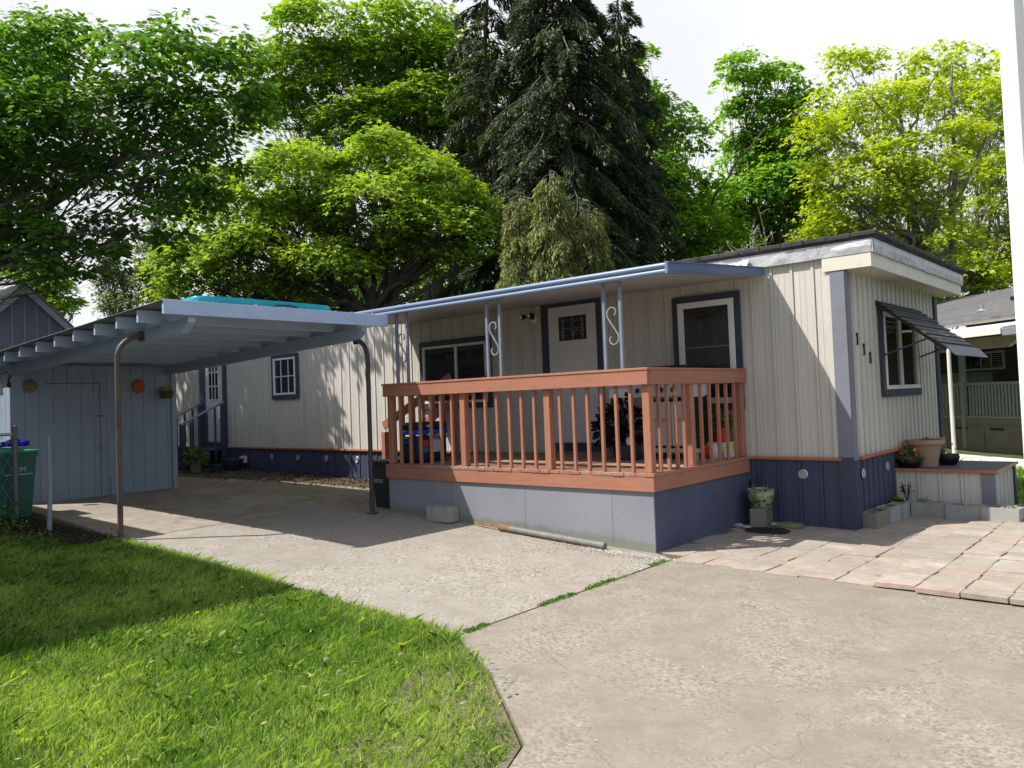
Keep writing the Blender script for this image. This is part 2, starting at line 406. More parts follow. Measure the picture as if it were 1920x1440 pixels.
def tag(o, label=None, cat=None, group=None, kind=None):
    if label: o['label'] = label
    if cat: o['category'] = cat
    if group: o['group'] = group
    if kind: o['kind'] = kind
    return o
def thing(name, label, cat, loc=(0, 0, 0), group=None, rz=0.0):
    o = bpy.data.objects.new(name, None); COL.objects.link(o)
    o.location = loc; o.rotation_euler = (0, 0, rz); o.empty_display_size = .2
    return tag(o, label, cat, group)
def copy_tree(o, parent=None):
    c = o.copy(); COL.objects.link(c)
    if parent is not None: c.parent = parent
    for ch in list(o.children): copy_tree(ch, c)
    return c
def text_mesh(s, size, name, m, origin, xdir, ydir, depth=.002, parent=None, align='CENTER'):
    cu = bpy.data.curves.new(name, 'FONT'); cu.body = s; cu.size = size; cu.extrude = depth; cu.align_x = align
    to = bpy.data.objects.new(name, cu); COL.objects.link(to)
    bpy.context.view_layer.update()
    me = bpy.data.meshes.new_from_object(to.evaluated_get(bpy.context.evaluated_depsgraph_get()))
    bpy.data.objects.remove(to)
    x, y = Vector(xdir).normalized(), Vector(ydir).normalized(); z = x.cross(y)
    mb = MB(); o3 = Vector(origin)
    mb.add([o3+x*v.co.x+y*v.co.y+z*v.co.z for v in me.vertices], [tuple(p.vertices) for p in me.polygons])
    return mb.build(name, m, parent)

def np_mesh(name, V, L, starts, totals, m, vattr=None, parent=None):
    me = bpy.data.meshes.new(name)
    me.vertices.add(len(V)); me.vertices.foreach_set('co', np.asarray(V, np.float32).ravel())
    me.loops.add(len(L)); me.loops.foreach_set('vertex_index', np.asarray(L, np.int32))
    me.polygons.add(len(starts)); me.polygons.foreach_set('loop_start', np.asarray(starts, np.int32))
    try: me.polygons.foreach_set('loop_total', np.asarray(totals, np.int32))
    except Exception: pass
    me.update(calc_edges=True)
    if vattr is not None:
        a = me.attributes.new('v', 'FLOAT', 'POINT'); a.data.foreach_set('value', np.asarray(vattr, np.float32))
    me.materials.append(m)
    o = bpy.data.objects.new(name, me); COL.objects.link(o)
    if parent is not None: o.parent = parent
    return o

# leaf outlines in the leaf plane: (along, across, lift)
MAPLE = np.array([(0, 0, 0), (.10, .20, .02), (.42, .52, -.06), (.55, .20, .05), (1.0, 0, -.10), (.55, -.20, .05), (.42, -.52, -.06), (.10, -.20, .02)])
OVAL = np.array([(0, 0, 0), (.35, .26, .04), (.75, .20, .0), (1.0, 0, -.08), (.75, -.20, .0), (.35, -.26, .04)])
KITE = np.array([(0, 0, 0), (.45, .33, .05), (1.0, 0, -.08), (.45, -.33, .05)])
NEEDLE = np.array([(0, 0, 0), (.35, .10, .02), (1.0, 0, -.05), (.35, -.10, .02)])
def leaves(name, P, A, N, size, shape, m, v, parent=None, origin=(0, 0, 0)):
    """P centres, A axis dirs, N normals (n,3); size (n,)"""
    n = len(P)
    A = A/np.linalg.norm(A, axis=1, keepdims=True)
    B = np.cross(N, A); B /= np.linalg.norm(B, axis=1, keepdims=True)+1e-9
    Nn = np.cross(A, B)
    k = len(shape); s = size[:, None, None]
    V = P[:, None, :] + s*(A[:, None, :]*shape[None, :, 0:1] + B[:, None, :]*shape[None, :, 1:2] + Nn[:, None, :]*shape[None, :, 2:3])
    V = V.reshape(-1, 3)-np.array(origin)
    return np_mesh(name, V, np.arange(n*k), np.arange(n)*k, np.full(n, k), m, np.repeat(v, k), parent)

def hx(x):
    if x > -1: return 0.0
    if x > -5.4: return .185*(-x-1)/4.4
    return min(.185+.022*(-x-5.4), .45)
def hxa(x): return np.where(x > -1, 0.0, np.where(x > -5.4, .185*(-x-1)/4.4, np.minimum(.185+.022*(-x-5.4), .45)))

# ------------------------------------------------------------------ ground, driveway, paths
def sheet(name, poly, dz, m, thick=0.0, step=.5):
    """flat-topped ground sheet over a convex x-y polygon, following the terrain height"""
    xs = [p[0] for p in poly]; ys = [p[1] for p in poly]
    bm = bmesh.new()
    f = bm.faces.new([bm.verts.new((x, y, 0)) for x, y in poly])
    for cut in (-1.0, -5.4, -17.4):
        if min(xs) < cut < max(xs):
            bmesh.ops.bisect_plane(bm, geom=bm.verts[:]+bm.edges[:]+bm.faces[:], plane_co=(cut, 0, 0), plane_no=(1, 0, 0))
    for v in bm.verts: v.co.z = hx(v.co.x)+dz
    if thick:
        r = bmesh.ops.extrude_face_region(bm, geom=bm.faces[:])
        for g in r['geom']:
            if isinstance(g, bmesh.types.BMVert): g.co.z -= thick
    bmesh.ops.recalc_face_normals(bm, faces=bm.faces[:])
    mb = MB(); mb.bm(bm); o = mb.build(name, m); tag(o, kind='structure'); return o

def ground_mat():
    t = NT('soil_and_turf')
    a = t.ramp(t.noise(2.2, 7, .65), [(0.3, (0.030, 0.055, 0.014)), (0.55, (0.055, 0.095, 0.02)), (0.75, (0.075, 0.06, 0.035))])
    t.link(a, t.p.inputs['Base Color']); t.p.inputs['Roughness'].default_value = .95
    t.bump(t.noise(30, 6, .7), .8, .02); return t.m
g = MB()
NX = [-900, -60, -17.4, -5.4, -1.0, 60, 900]
vs = []; fs = []
for j, y in enumerate((-900, -60, 60, 900)):
    for x in NX: vs.append((x, y, hx(x)-.03))
for j in range(3):
    for i in range(len(NX)-1):
        a = j*len(NX)+i; fs.append((a, a+1, a+1+len(NX), a+len(NX)))
g.add(vs, fs); tag(g.build('ground', ground_mat()), kind='structure')

def concrete(name, kind):
    t = NT(name)
    big = t.noise(0.7, 7, .62); mid = t.noise(3.5, 7, .68); fine = t.noise(90, 4, .7)
    if kind == 'agg':
        base = t.ramp(mid, [(0.3, (0.26, 0.235, 0.205)), (0.7, (0.385, 0.36, 0.325))])
    elif kind == 'smooth':
        base = t.ramp(mid, [(0.3, (0.33, 0.30, 0.255)), (0.7, (0.42, 0.385, 0.33))])
    else:
        base = t.ramp(mid, [(0.3, (0.19, 0.168, 0.135)), (0.7, (0.295, 0.265, 0.222))])
    base = t.mix(t.ramp(big, [(0.35, 0.0), (0.7, .45)]), base, (0.245, 0.222, 0.195))
    # pale washed blotch and dark oil blotch
    base = t.mix(t.ramp(t.noise(1.3, 5, .7, dist=.8), [(0.60, 0), (0.72, .28)]), base, (0.46, 0.44, 0.40))
    base = t.mix(t.ramp(t.noise(1.9, 7, .75, dist=1.2), [(0.64, 0), (0.72, .40)]), base, (0.17, 0.145, 0.125))
    # exposed pebbles
    vo = t.add('ShaderNodeTexVoronoi'); vo.inputs['Scale'].default_value = 55 if kind != 'smooth' else 80
    t.link(t.pos(), vo.inputs['Vector'])
    cellv = t.add('ShaderNodeSeparateColor'); t.link(vo.outputs['Color'], cellv.inputs[0])
    peb = t.ramp(cellv.outputs[0], [(0.0, (0.10, 0.09, 0.08)), (0.22, (0.20, 0.18, 0.16)), (0.55, (0.36, 0.33, 0.29)), (0.93, (0.44, 0.41, 0.36)), (1.0, (0.58, 0.56, 0.52))])
    amt = {'agg': .75, 'smooth': .12, 'plain': .42}[kind]
    msk = t.ramp(t.noise(1.1, 6, .7, dist=.5), [(0.42, amt*.12), (0.60, amt)])
    base = t.mix(msk, base, peb)
    if kind == 'smooth': base = t.mix(t.ramp(t.noise(1.5, 7, .75, dist=.8), [(0.40, 0), (0.60, .55)]), base, (0.17, 0.135, 0.10))
    # small dark pits and bits
    pv = t.add('ShaderNodeTexVoronoi'); pv.inputs['Scale'].default_value = 24; t.link(t.pos(), pv.inputs['Vector'])
    base = t.mix(t.ramp(pv.outputs['Distance'], [(0.05, .55 if kind == 'agg' else .3), (0.16, 0.0)]), base, (0.11, 0.10, 0.085))
    # hairline cracks
    cr = t.add('ShaderNodeTexVoronoi'); cr.feature = 'DISTANCE_TO_EDGE'; cr.inputs['Scale'].default_value = .42
    mp = t.add('ShaderNodeVectorMath', operation='ADD'); nz = t.add('ShaderNodeTexNoise'); nz.inputs['Scale'].default_value = 1.6; nz.inputs['Detail'].default_value = 8
    t.link(t.pos(), nz.inputs['Vector']); t.link(t.pos(), mp.inputs[0]); t.link(nz.outputs['Color'], mp.inputs[1]); t.link(mp.outputs[0], cr.inputs['Vector'])
    base = t.mix(t.ramp(cr.outputs['Distance'], [(0.0, .4), (0.003, 0.0)]), base, (0.08, 0.07, 0.055))
    # moss along the foot of the porch
    sx = t.add('ShaderNodeSeparateXYZ'); t.link(t.pos(), sx.inputs[0])
    def near(sock, a, b):
        r = t.add('ShaderNodeMapRange'); t.link(sock, r.inputs[0]); r.inputs['From Min'].default_value = a; r.inputs['From Max'].default_value = b; return r.outputs[0]
    k = near(sx.outputs['Y'], -2.75, -2.33)
    kx = near(sx.outputs['X'], -0.5, -1.0)
    kn = t.ramp(t.noise(7, 6, .7), [(0.42, 0), (0.62, 1)])
    mm = t.add('ShaderNodeMath', operation='MULTIPLY'); t.link(k, mm.inputs[0]); t.link(kn, mm.inputs[1])
    m2 = t.add('ShaderNodeMath', operation='MULTIPLY'); t.link(mm.outputs[0], m2.inputs[0]); t.link(kx, m2.inputs[1])
    m3 = t.add('ShaderNodeMath', operation='MULTIPLY'); t.link(m2.outputs[0], m3.inputs[0]); m3.inputs[1].default_value = .8
    base = t.mix(m3.outputs[0], base, (0.16, 0.18, 0.05))
    if kind != 'plain':
        k2 = near(sx.outputs['X'], -8.0, -10.6)
        k3 = near(sx.outputs['Y'], -4.2, -2.2)
        kk = t.add('ShaderNodeMath', operation='MULTIPLY'); t.link(k2, kk.inputs[0]); t.link(k3, kk.inputs[1])
        kq = t.add('ShaderNodeMath', operation='MULTIPLY'); t.link(kk.outputs[0], kq.inputs[0]); t.link(t.ramp(t.noise(4, 7, .75), [(0.35, 0), (0.6, 1)]), kq.inputs[1])
        base = t.mix(kq.outputs[0], base, (0.15, 0.09, 0.055))
    base = t.mix(t.ramp(fine, [(0.3, .25), (0.7, 0)]), base, (0.12, 0.11, 0.10))
    base = t.mix(t.ramp(t.noise(.33, 6, .7, dist=1.5), [(0.5, 0), (0.66, .38)]), base, (0.20, 0.17, 0.14))
    t.link(base, t.p.inputs['Base Color']); t.p.inputs['Roughness'].default_value = .88
    t.p.inputs['Specular IOR Level'].default_value = .25
    hsum = t.mix(.5, cellv.outputs[0], fine)
    t.bump(hsum, .45 if kind == 'agg' else .22, .006)
    return t.m
# exposed-aggregate slab, older smooth slab under the carport, newer slab in front
sheet('driveway', [(-6.37, -5.46), (-.975, -5.46), (-1.0, -2.42), (-1.24, -2.30), (-1.24, -.02), (-6.37, -.02)], 0.0, concrete('exposed_aggregate', 'agg'), .10)
sheet('carport_slab', [(-15.6, -5.30), (-9.2, -5.30), (-7.3, -5.42), (-6.385, -5.46), (-6.385, -.02), (-15.6, -.02)], 0.003, concrete('smooth_old_concrete', 'smooth'), .10)
sheet('front_slab', [(-.955, -5.50), (-.24, -5.92), (.55, -6.55), (1.0, -7.6), (1.15, -14), (14, -14), (14, -2.1), (2.6, -2.5), (-.965, -2.44)], 0.0, concrete('fine_aggregate', 'plain'), .10)
# joint between the two slabs: dark earth
sheet('joint', [(-.995, -5.50), (-.945, -5.50), (-.955, -2.44), (-1.02, -2.42)], -.016, M['soil'], .04)
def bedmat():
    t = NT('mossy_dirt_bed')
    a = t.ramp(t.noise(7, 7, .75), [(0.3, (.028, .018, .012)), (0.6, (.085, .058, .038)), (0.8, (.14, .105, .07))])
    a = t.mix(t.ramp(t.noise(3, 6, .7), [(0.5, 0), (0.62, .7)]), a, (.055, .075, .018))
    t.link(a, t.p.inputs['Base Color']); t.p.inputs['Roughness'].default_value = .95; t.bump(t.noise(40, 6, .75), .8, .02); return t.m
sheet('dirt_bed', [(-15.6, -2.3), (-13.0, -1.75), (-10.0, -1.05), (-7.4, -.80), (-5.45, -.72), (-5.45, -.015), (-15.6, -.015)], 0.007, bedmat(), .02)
# gravelly triangle at the porch corner
def paver_mat():
    t = NT('weathered_pavers')
    at = t.add('ShaderNodeAttribute'); at.attribute_name = 'v'
    c = t.ramp(at.outputs['Fac'], [(0.0, (0.31, 0.285, 0.25)), (0.3, (0.39, 0.34, 0.29)), (0.5, (0.42, 0.325, 0.275)), (0.72, (0.34, 0.31, 0.28)), (0.86, (0.46, 0.43, 0.385)), (1.0, (0.44, 0.325, 0.28))])
    a = t.mix(t.ramp(t.noise(3, 7, .7), [(0.38, 0), (0.62, .6)]), c, (0.235, 0.20, 0.16))
    a = t.mix(t.ramp(t.noise(11, 6, .75), [(0.5, 0), (0.68, .4)]), a, (0.16, 0.14, 0.115))
    a = t.mix(t.ramp(t.noise(80, 4, .7), [(0.3, .35), (0.6, 0)]), a, (0.16, 0.14, 0.12))
    a = t.mix(t.ramp(t.noise(4.5, 5, .7), [(0.62, 0), (0.7, .5)]), a, (0.19, 0.20, 0.09))
    t.link(a, t.p.inputs['Base Color']); t.p.inputs['Roughness'].default_value = .9
    t.bump(t.noise(110, 5, .7), .4, .004); return t.m
pv = MB(); pvv = []
px0, pw = -.93, .318
for i in range(-1, 13):
    y = -2.50-.019*max(0, i)+(.0 if i < 6 else -.02)
    if i < 0: y = -2.27
    x = px0+i*pw
    off = random.uniform(-.03, .03) if i < 6 else random.uniform(-.02, .02)
    y += off
    while y < (-.01 if x < -.02 else (1.30 if x < 1.4 else 1.9)):
        ln = random.choice((.36, .30, .30, .24, .20, .20))
        big = x > .9
        z1 = .022+(.032 if (big and y < -2.2) else .018 if big else 0)+random.uniform(-.004, .005)
        if x < .1: z1 = .012+random.uniform(-.003, .004)
        cx_, cy_ = x+pw/2+random.uniform(-.004, .004), y+ln/2
        ax = Vector(((pw-.008)/2, random.uniform(-.004, .004), random.uniform(-.0025, .0025)))
        ay = Vector((random.uniform(-.004, .004)+.006, (ln-.011)/2, random.uniform(-.0025, .0025)))
        n0 = len(pv.v)
        pv.obox((cx_, cy_, z1-.022), ax, ay, (0, 0, .022), .004)
        rv = min(1, max(0, random.random() if big else random.choice((.05, .15, .3, .42, .7))+random.gauss(0, .05)))
        pvv += [rv]*(len(pv.v)-n0)
        y += ln
o = pv.build('paved_patio', paver_mat()); tag(o, kind='structure')
a_ = o.data.attributes.new('v', 'FLOAT', 'POINT'); a_.data.foreach_set('value', pvv)
sheet('patio_bed', [(-1.0, -2.45), (3.3, -2.62), (3.3, 1.9), (0.0, 1.9), (0.0, -.02), (-1.24, -.02), (-1.22, -2.28)], 0.002, mat('sandy_bedding', (.10, .085, .06), .95, .4, 9, .6, 60), .05)
def sunlit_walk():
    return mat('pale_concrete_walk', (0.62, 0.60, 0.56), .85, .1, 4, .2, 80)
# right-hand neighbour's walk, seen beyond the lawn
o = MB(); ndir = Vector((.78, -.62, 0)).normalized(); nnor = Vector((-.62, -.78, 0)).normalized()
NP0 = Vector((-1.0, 12.5, 0))
def NPt(s, off, z): p = NP0+ndir*s+nnor*off; return Vector((p.x, p.y, z))
o.obox(NPt(1, 1.75, -.02), ndir*10, nnor*.62, (0, 0, .03)).build('path', sunlit_walk()); bpy.data.objects['path']['kind'] = 'structure'

# ------------------------------------------------------------------ the mobile home
def ribbed(axis, a0, a1, z0, z1, base, out, pitch=.254, rib=.015, ribw=.034, zslope=0.0, phase=0.0, base_gap=.006):
    """vertical-ribbed metal sheet. axis 'x': wall in plane y=base facing out*(y)"""
    prof = [(a0, 0.0)]
    n = int(math.ceil((a1-a0)/pitch))+1
    for i in range(-1, n+1):
        s = a0+phase+i*pitch
        for d, h in ((-.004, 0), (0, -.008), (.004, rib), (ribw, rib), (ribw+.004, -.010), (ribw+.009, 0), (ribw+.066, 0), (ribw+.069, .003), (ribw+.078, .003), (ribw+.081, 0),
                     (ribw+.135, 0), (ribw+.138, .003), (ribw+.147, .003), (ribw+.150, 0)):
            if a0 < s+d < a1: prof.append((s+d, h))
    prof.append((a1, 0.0))
    mb = MB(); vs = []
    for s, h in prof:
        for z in (z0, z1):
            vs.append((s, base+out*h, z) if axis == 'x' else (base+out*h, s, z))
    fs = [(2*i, 2*i+2, 2*i+3, 2*i+1) for i in range(len(prof)-1)]
    return mb.add(vs, fs)

HOME = thing('mobile_home', 'long beige ribbed-metal mobile home with navy skirting, numbered 118', 'mobile home', (-8, 2, 0))
HL = -19.0; HD = 4.18
b = ribbed('x', HL, 0.0, .80, 3.17, 0.0, -1, phase=.10)
b.v += []; b.build('wall', M['siding'], HOME)
ribbed('y', 0.0, HD, .80, 3.02, 0.0, 1, phase=.09, pitch=.20, rib=.024, ribw=.070).build('wall', M['siding'], HOME)
bk = MB(); bk.quad((HL, HD, .3), (0, HD, .3), (0, HD, 3.15), (HL, HD, 3.15)); bk.quad((HL, 0, .3), (HL, HD, .3), (HL, HD, 3.15), (HL, 0, 3.15))
bk.build('wall', M['siding'], HOME)
sk = ribbed('x', HL, -5.44, -.05, .80, -.012, -1, phase=.10); sk.build('skirting', M['skirt'], HOME)
sk = ribbed('x', -1.23, 0.0, -.05, .80, -.012, -1, phase=.10); sk.build('skirting', M['skirt'], HOME)
sk = ribbed('y', 0.0, HD, -.05, .80, .012, 1, phase=.09, pitch=.20, rib=.022, ribw=.060); sk.build('skirting', M['skirt'], HOME)
MB().box(HL, -5.45, -.058, -.030, .795, .825).build('trim_strip', M['copper'], HOME)
MB().box(-1.19, -.10, -.060, -.030, .800, .832).build('trim_strip', M['copper'], HOME)
MB().box(.030, .062, .17, HD, .800, .832).build('trim_strip', M['copper'], HOME)
# corner boards: grey above, navy towards the ground, wrapping the corner
c = MB(); c.box(-.150, .006, -.034, -.0305, .0, 3.0); c.box(.0335, .037, -.030, .155, .0, 3.0); c.box(-.15, .0335, -.0305, -.026, 0, 3.0)
MB().box(-.130, .034, -.040, -.016, .835, 3.0, .003).build('corner_trim', M['greytrim'], HOME)
MB().box(-.130, .034, -.044, -.016, -.02, .834, .003).build('corner_trim', M['navy'], HOME)
MB().box(.030, .042, -.0155, .130, .80, 2.99, .003).build('corner_trim', M['greytrim'], HOME)
MB().box(.030, .042, -.0155, .130, -.02, .799, .003).build('corner_trim', M['navy'], HOME)
MB().box(.016, .040, HD-.13, HD+.02, .0, 2.99, .003).build('corner_trim', M['navy'], HOME)
MB().box(-.185, -.132, -.028, -.005, .83, 3.0, .002).build('corner_trim', M['siding'], HOME)

# roof and overhang
rf = MB()
rf.box(HL, .34, 0.02, 4.40, 3.17, 3.32)
rf.build('roof_deck', M['beigepaint'], HOME)
fa = MB()
fa.box(-.21, .342, -.050, -.018, 3.000, 3.168, .002); fa.box(.322, .345, -.0175, 4.40, 3.000, 3.168, .002); fa.box(.04, .320, 4.375, 4.40, 3.000, 3.168)
fa.build('fascia', M['beigepaint'], HOME)
MB().box(.002, .320, -.017, 4.374, 3.012, 3.028).build('soffit', mat('cream_soffit', (.55, .50, .42), .55, .12, 2.5, dirt=((.25, .2, .15), 5, .6, .5)), HOME)
fl = MB()
def strip(x0, x1, y, z0, z1, zt0, zt1):
    n = 26
    vs = []; fs = []
    for i in range(n+1):
        x = x0+(x1-x0)*i/n; w = random.uniform(-.008, .008); ww = random.uniform(-.010, .004)
        vs += [(x, y, z0+w*.5), (x, y+ww, (z0+z1)/2), (x, y, z1)]
    for i in range(n):
        for k in range(2): a = i*3+k; fs.append((a, a+3, a+4, a+1))
    return vs, fs
fl.box(-19, .350, -.045, .019, 3.172, 3.316); v_, f_ = strip(-6.0, .350, -.056, 3.160, 3.318, 0, 0); fl.add(v_, f_)
fl.build('roof_flashing', M['flash'], HOME)
fl = MB(); fl.box(.3505, .368, -.0545, 4.41, 3.160, 3.318)
vs = []; fs = []
for i in range(31):
    y = -.0565+(4.41+.0565)*i/30; w = random.uniform(-.010, .008)
    vs += [(.372, y, 3.158+w), (.385+random.uniform(-.01, .006), y, 3.24), (.372, y, 3.319)]
for i in range(30):
    for k in range(2): a = i*3+k; fs.append((a, a+3, a+4, a+1))
fl.add(vs, fs); fl.build('roof_flashing', M['flash'], HOME)
tar = MB()
vs = []; fs = []; n = 60
tar.box(HL, .40, -.075, 4.44, 3.322, 3.375, .012)
prev = 0
for i in range(24):                                    # lapped roll-roof edge with uneven lip
    x0 = .41-i*.27; x1 = x0-.27
    tar.box(x1, x0, -.085-random.uniform(0, .012), .02, 3.345+random.uniform(-.004, .004), 3.405+random.uniform(-.006, .006), .010)
for i in range(17):
    y0 = -.085+i*.266; y1 = y0+.266
    tar.box(.25, .412+random.uniform(0, .010), y0, y1, 3.343+random.uniform(-.005, .004), 3.405+random.uniform(-.008, .006), .010)
tar.build('roof_membrane', M['rooftar'], HOME)
# crumpled flashing over the porch roof joint
cr = MB(); vs = []; fs = []
for i in range(13):
    for j in range(4):
        vs.append((-2.1+i*.085, -.06-.10*j/3-random.uniform(0, .03), 3.27-.035*j+random.uniform(-.018, .018)))
for i in range(12):
    for j in range(3): a = i*4+j; fs.append((a, a+4, a+5, a+1))
cr.add(vs, fs).build('roof_flashing', M['flash'], HOME)

def window(name, x0, x1, z0, z1, trim, frame, mull=(), muntin=None, axis='x', out=-1, base=0.0, tw=.10, fw=.05, blinds=None, sill_dz=0, tmat=None, fmat=None):
    """trim (part) > frame, pane ; 'x' = in the long wall, 'y' = in the end wall"""
    def bx(mb, a0, a1, z0_, z1_, d0, d1, b=.003):
        d0 += .014; d1 += .014
        lo, hi = sorted((base+out*d0, base+out*d1))
        if axis == 'x': mb.box(a0, a1, lo, hi, z0_, z1_, b)
        else: mb.box(lo, hi, a0, a1, z0_, z1_, b)
    t = MB()
    bx(t, x0-tw, x1+tw, z1+.001, z1+tw, .012, .040); bx(t, x0-tw, x1+tw, z0-tw-sill_dz, z0-.001, .012, .044)
    bx(t, x0-tw, x0-.001, z0, z1, .012, .040); bx(t, x1+.001, x1+tw, z0, z1, .012, .040)
    w = t.build(name, tmat or M['navy'], HOME)
    f = MB()
    bx(f, x0, x1, z1-fw, z1, .012, .052); bx(f, x0, x1, z0, z0+fw, .012, .055)
    bx(f, x0, x0+fw, z0+fw+.0005, z1-fw-.0005, .012, .052); bx(f, x1-fw, x1, z0+fw+.0005, z1-fw-.0005, .012, .052)
    for mx, mw_ in mull: bx(f, mx-mw_/2, mx+mw_/2, z0+fw+.0005, z1-fw-.0005, .012, .049)
    if muntin:
        nx, nz = muntin
        for i in range(1, nx):
            mx = x0+(x1-x0)*i/nx; bx(f, mx-.009, mx+.009, z0+fw+.0005, z1-fw-.0005, .022, .034, .001)
        for i in range(1, nz):
            mz = z0+(z1-z0)*i/nz; bx(f, x0+fw, x1-fw, mz-.009, mz+.009, .020, .036, .001)
    f.build('frame', fmat or M['white'], w)
    gl = MB(); bx(gl, x0+fw, x1-fw, z0+fw, z1-fw, .0145, .020, 0); gl.build('pane', M['glass'], w)
    if blinds:
        bl = MB()
        for i in range(blinds[2]):
            z = blinds[0]+(blinds[1]-blinds[0])*i/blinds[2]
            bx(bl, x0+fw+.02, x1-fw-.02, z, z+.006, .0205, .0215, 0)
        bl.build('blind', M['blind'], w)
    return w
# picture window by the deck corner
w_ = window('window', -2.12, -1.33, 1.50, 2.83, 1, 1, tw=.085, fw=.075)
CUR = mat('dim_curtain_behind_glass', (.045, .048, .05), .25, .25, 5, stretch=(6, 1, .3)); m = MB()
for k in range(9): m.box(-2.03+k*.028, -2.012+k*.028, -.0350, -.0345, 1.58, 2.68-.002*k*k)
for k in range(7): m.box(-1.62+k*.028, -1.602+k*.028, -.0350, -.0345, 1.58, 2.62+.003*k*k)
m.build('curtain', CUR, w_)
MB().box(-2.04, -1.41, -.0358, -.0345, 2.225, 2.245).build('blind', mat('dim_rail_behind_glass', (.13, .14, .15), .3, .1, 4), w_)
# slider window
window('window', -7.10, -5.60, 1.63, 2.61, 1, 1, mull=((-6.30, .045),), tw=.09, fw=.04, blinds=(1.75, 2.5, 4))
# small six-pane window beyond the carport
window('window', -11.75, -10.95, 1.93, 2.70, 1, 1, muntin=(3, 2), tw=.085, fw=.04)
# end-wall window under the louvred awning
window('window', 1.32, 2.88, 1.60, 2.60, 1, 1, mull=((2.06, .04),), axis='y', out=1, tw=.10, fw=.05)

# front door
def front_door():
    d = MB()
    x0, x1, z0, z1 = -4.30, -3.44, .985, 3.0
    d.box(x0, x1, -.062, -.020, z0, z1, .003)
    o = d.build('door', M['doorwhite'], HOME)
    fr = MB()
    fr.box(x0-.15, x0-.002, -.050, -.014, .84, 3.085, .003); fr.box(x1+.002, x1+.075, -.050, -.014, .84, 3.085, .003)
    fr.box(x0-.0015, x1+.0015, -.0495, -.014, z1+.002, 3.083, .002); fr.box(x0-.001, x1+.001, -.075, -.014, .86, .98, .004)
    fr.build('door_frame', M['navy'], HOME)
    w = MB(); gx0, gx1, gz0, gz1 = -4.10, -3.60, 2.49, 2.845
    w.box(gx0-.045, gx1+.045, -.070, -.0625, gz1+.001, gz1+.045, .003); w.box(gx0-.045, gx1+.045, -.070, -.0625, gz0-.045, gz0-.001, .003)
    w.box(gx0-.045, gx0-.001, -.070, -.0625, gz0, gz1, .002); w.box(gx1+.001, gx1+.045, -.070, -.0625, gz0, gz1, .002)
    for (a0, a1, c0, c1) in ((-4.14, -3.92, 1.75, 2.3), (-3.80, -3.58, 1.75, 2.3), (-4.14, -3.92, 1.12, 1.62), (-3.80, -3.58, 1.12, 1.62)):
        w.box(a0, a1, -.0655, -.0625, c0, c1, .0014); w.box(a0+.03, a1-.03, -.0685, -.0656, c0+.03, c1-.03, .0012)
    w.build('panel_moulding', M['doorwhite'], o)
    MB().box(gx0, gx1, -.066, -.0625, gz0, gz1).build('pane', M['glass'], o)
    ld = MB(); cx_, cz_ = (gx0+gx1)/2, (gz0+gz1)/2
    Y = -.0675
    def ln(p, q, r=.0032): ld.tube([(p[0], Y, p[1]), (q[0], Y, q[1])], r, 6)
    for k, dd in ((0, .055), (1, .085)):
        ln((gx0+dd, gz0+.02), (gx0+dd, gz1-.03)); ln((gx1-dd, gz0+.02), (gx1-dd, gz1-.03))
        ln((gx0+dd, gz1-dd*.9), (gx1-dd, gz1-dd*.9))
    ln((gx0+.055, gz0+.075), (gx1-.055, gz0+.075))
    ln((cx_, gz0), (cx_, cz_-.045)); ln((cx_, cz_+.045), (cx_, gz1)); ln((gx0+.085, cz_), (cx_-.035, cz_)); ln((cx_+.035, cz_), (gx1-.085, cz_))
    for a, b2 in (((cx_-.035, cz_), (cx_, cz_+.045)), ((cx_, cz_+.045), (cx_+.035, cz_)), ((cx_+.035, cz_), (cx_, cz_-.045)), ((cx_, cz_-.045), (cx_-.035, cz_))): ln(a, b2)
    ld.tube([(cx_+.005+.12*t, Y, cz_-.13+.13*math.sqrt(max(t, 0))) for t in [i/8 for i in range(9)]], .0032, 6)
    ld.build('leading', M['galv'], o)
    h = MB(); h.lathe([(.012, 0), (.012, .03), (.026, .04), (.028, .06), (.015, .07)], (0, 0, 0), 14)
    h.v = [(-4.24+x, -.062-z, 1.98+y) for x, y, z in h.v]; h.build('handle', M['iron'], o, True)
front_door()
# back door with nine-light glass
d = MB().box(-14.62, -13.88, -.055, -.018, .93, 2.92, .003).build('door', M['doorwhite'], HOME)
MB().box(-14.44, -14.02, -.060, -.0555, 1.92, 2.85).build('pane', M['glass'], d)
mu = MB()
for x in (-14.45, -14.30, -14.16, -14.01): mu.box(x-.011, x+.011, -.070, -.0605, 1.90, 2.87, .001)
for z in (1.905, 2.22, 2.54, 2.86): mu.box(-14.46, -14.0, -.0715, -.0605, z-.012, z+.012, .001)
mu.build('muntins', M['white'], d)
fr = MB(); fr.box(-14.92, -14.625, -.050, -.014, .5, 3.0, .003); fr.box(-13.875, -13.74, -.050, -.014, .40, 3.0, .003); fr.box(-14.624, -13.876, -.049, -.014, 2.925, 3.0); fr.box(-14.624, -13.876, -.07, -.014, .82, .925)
fr.build('door_frame', M['navy'], HOME)
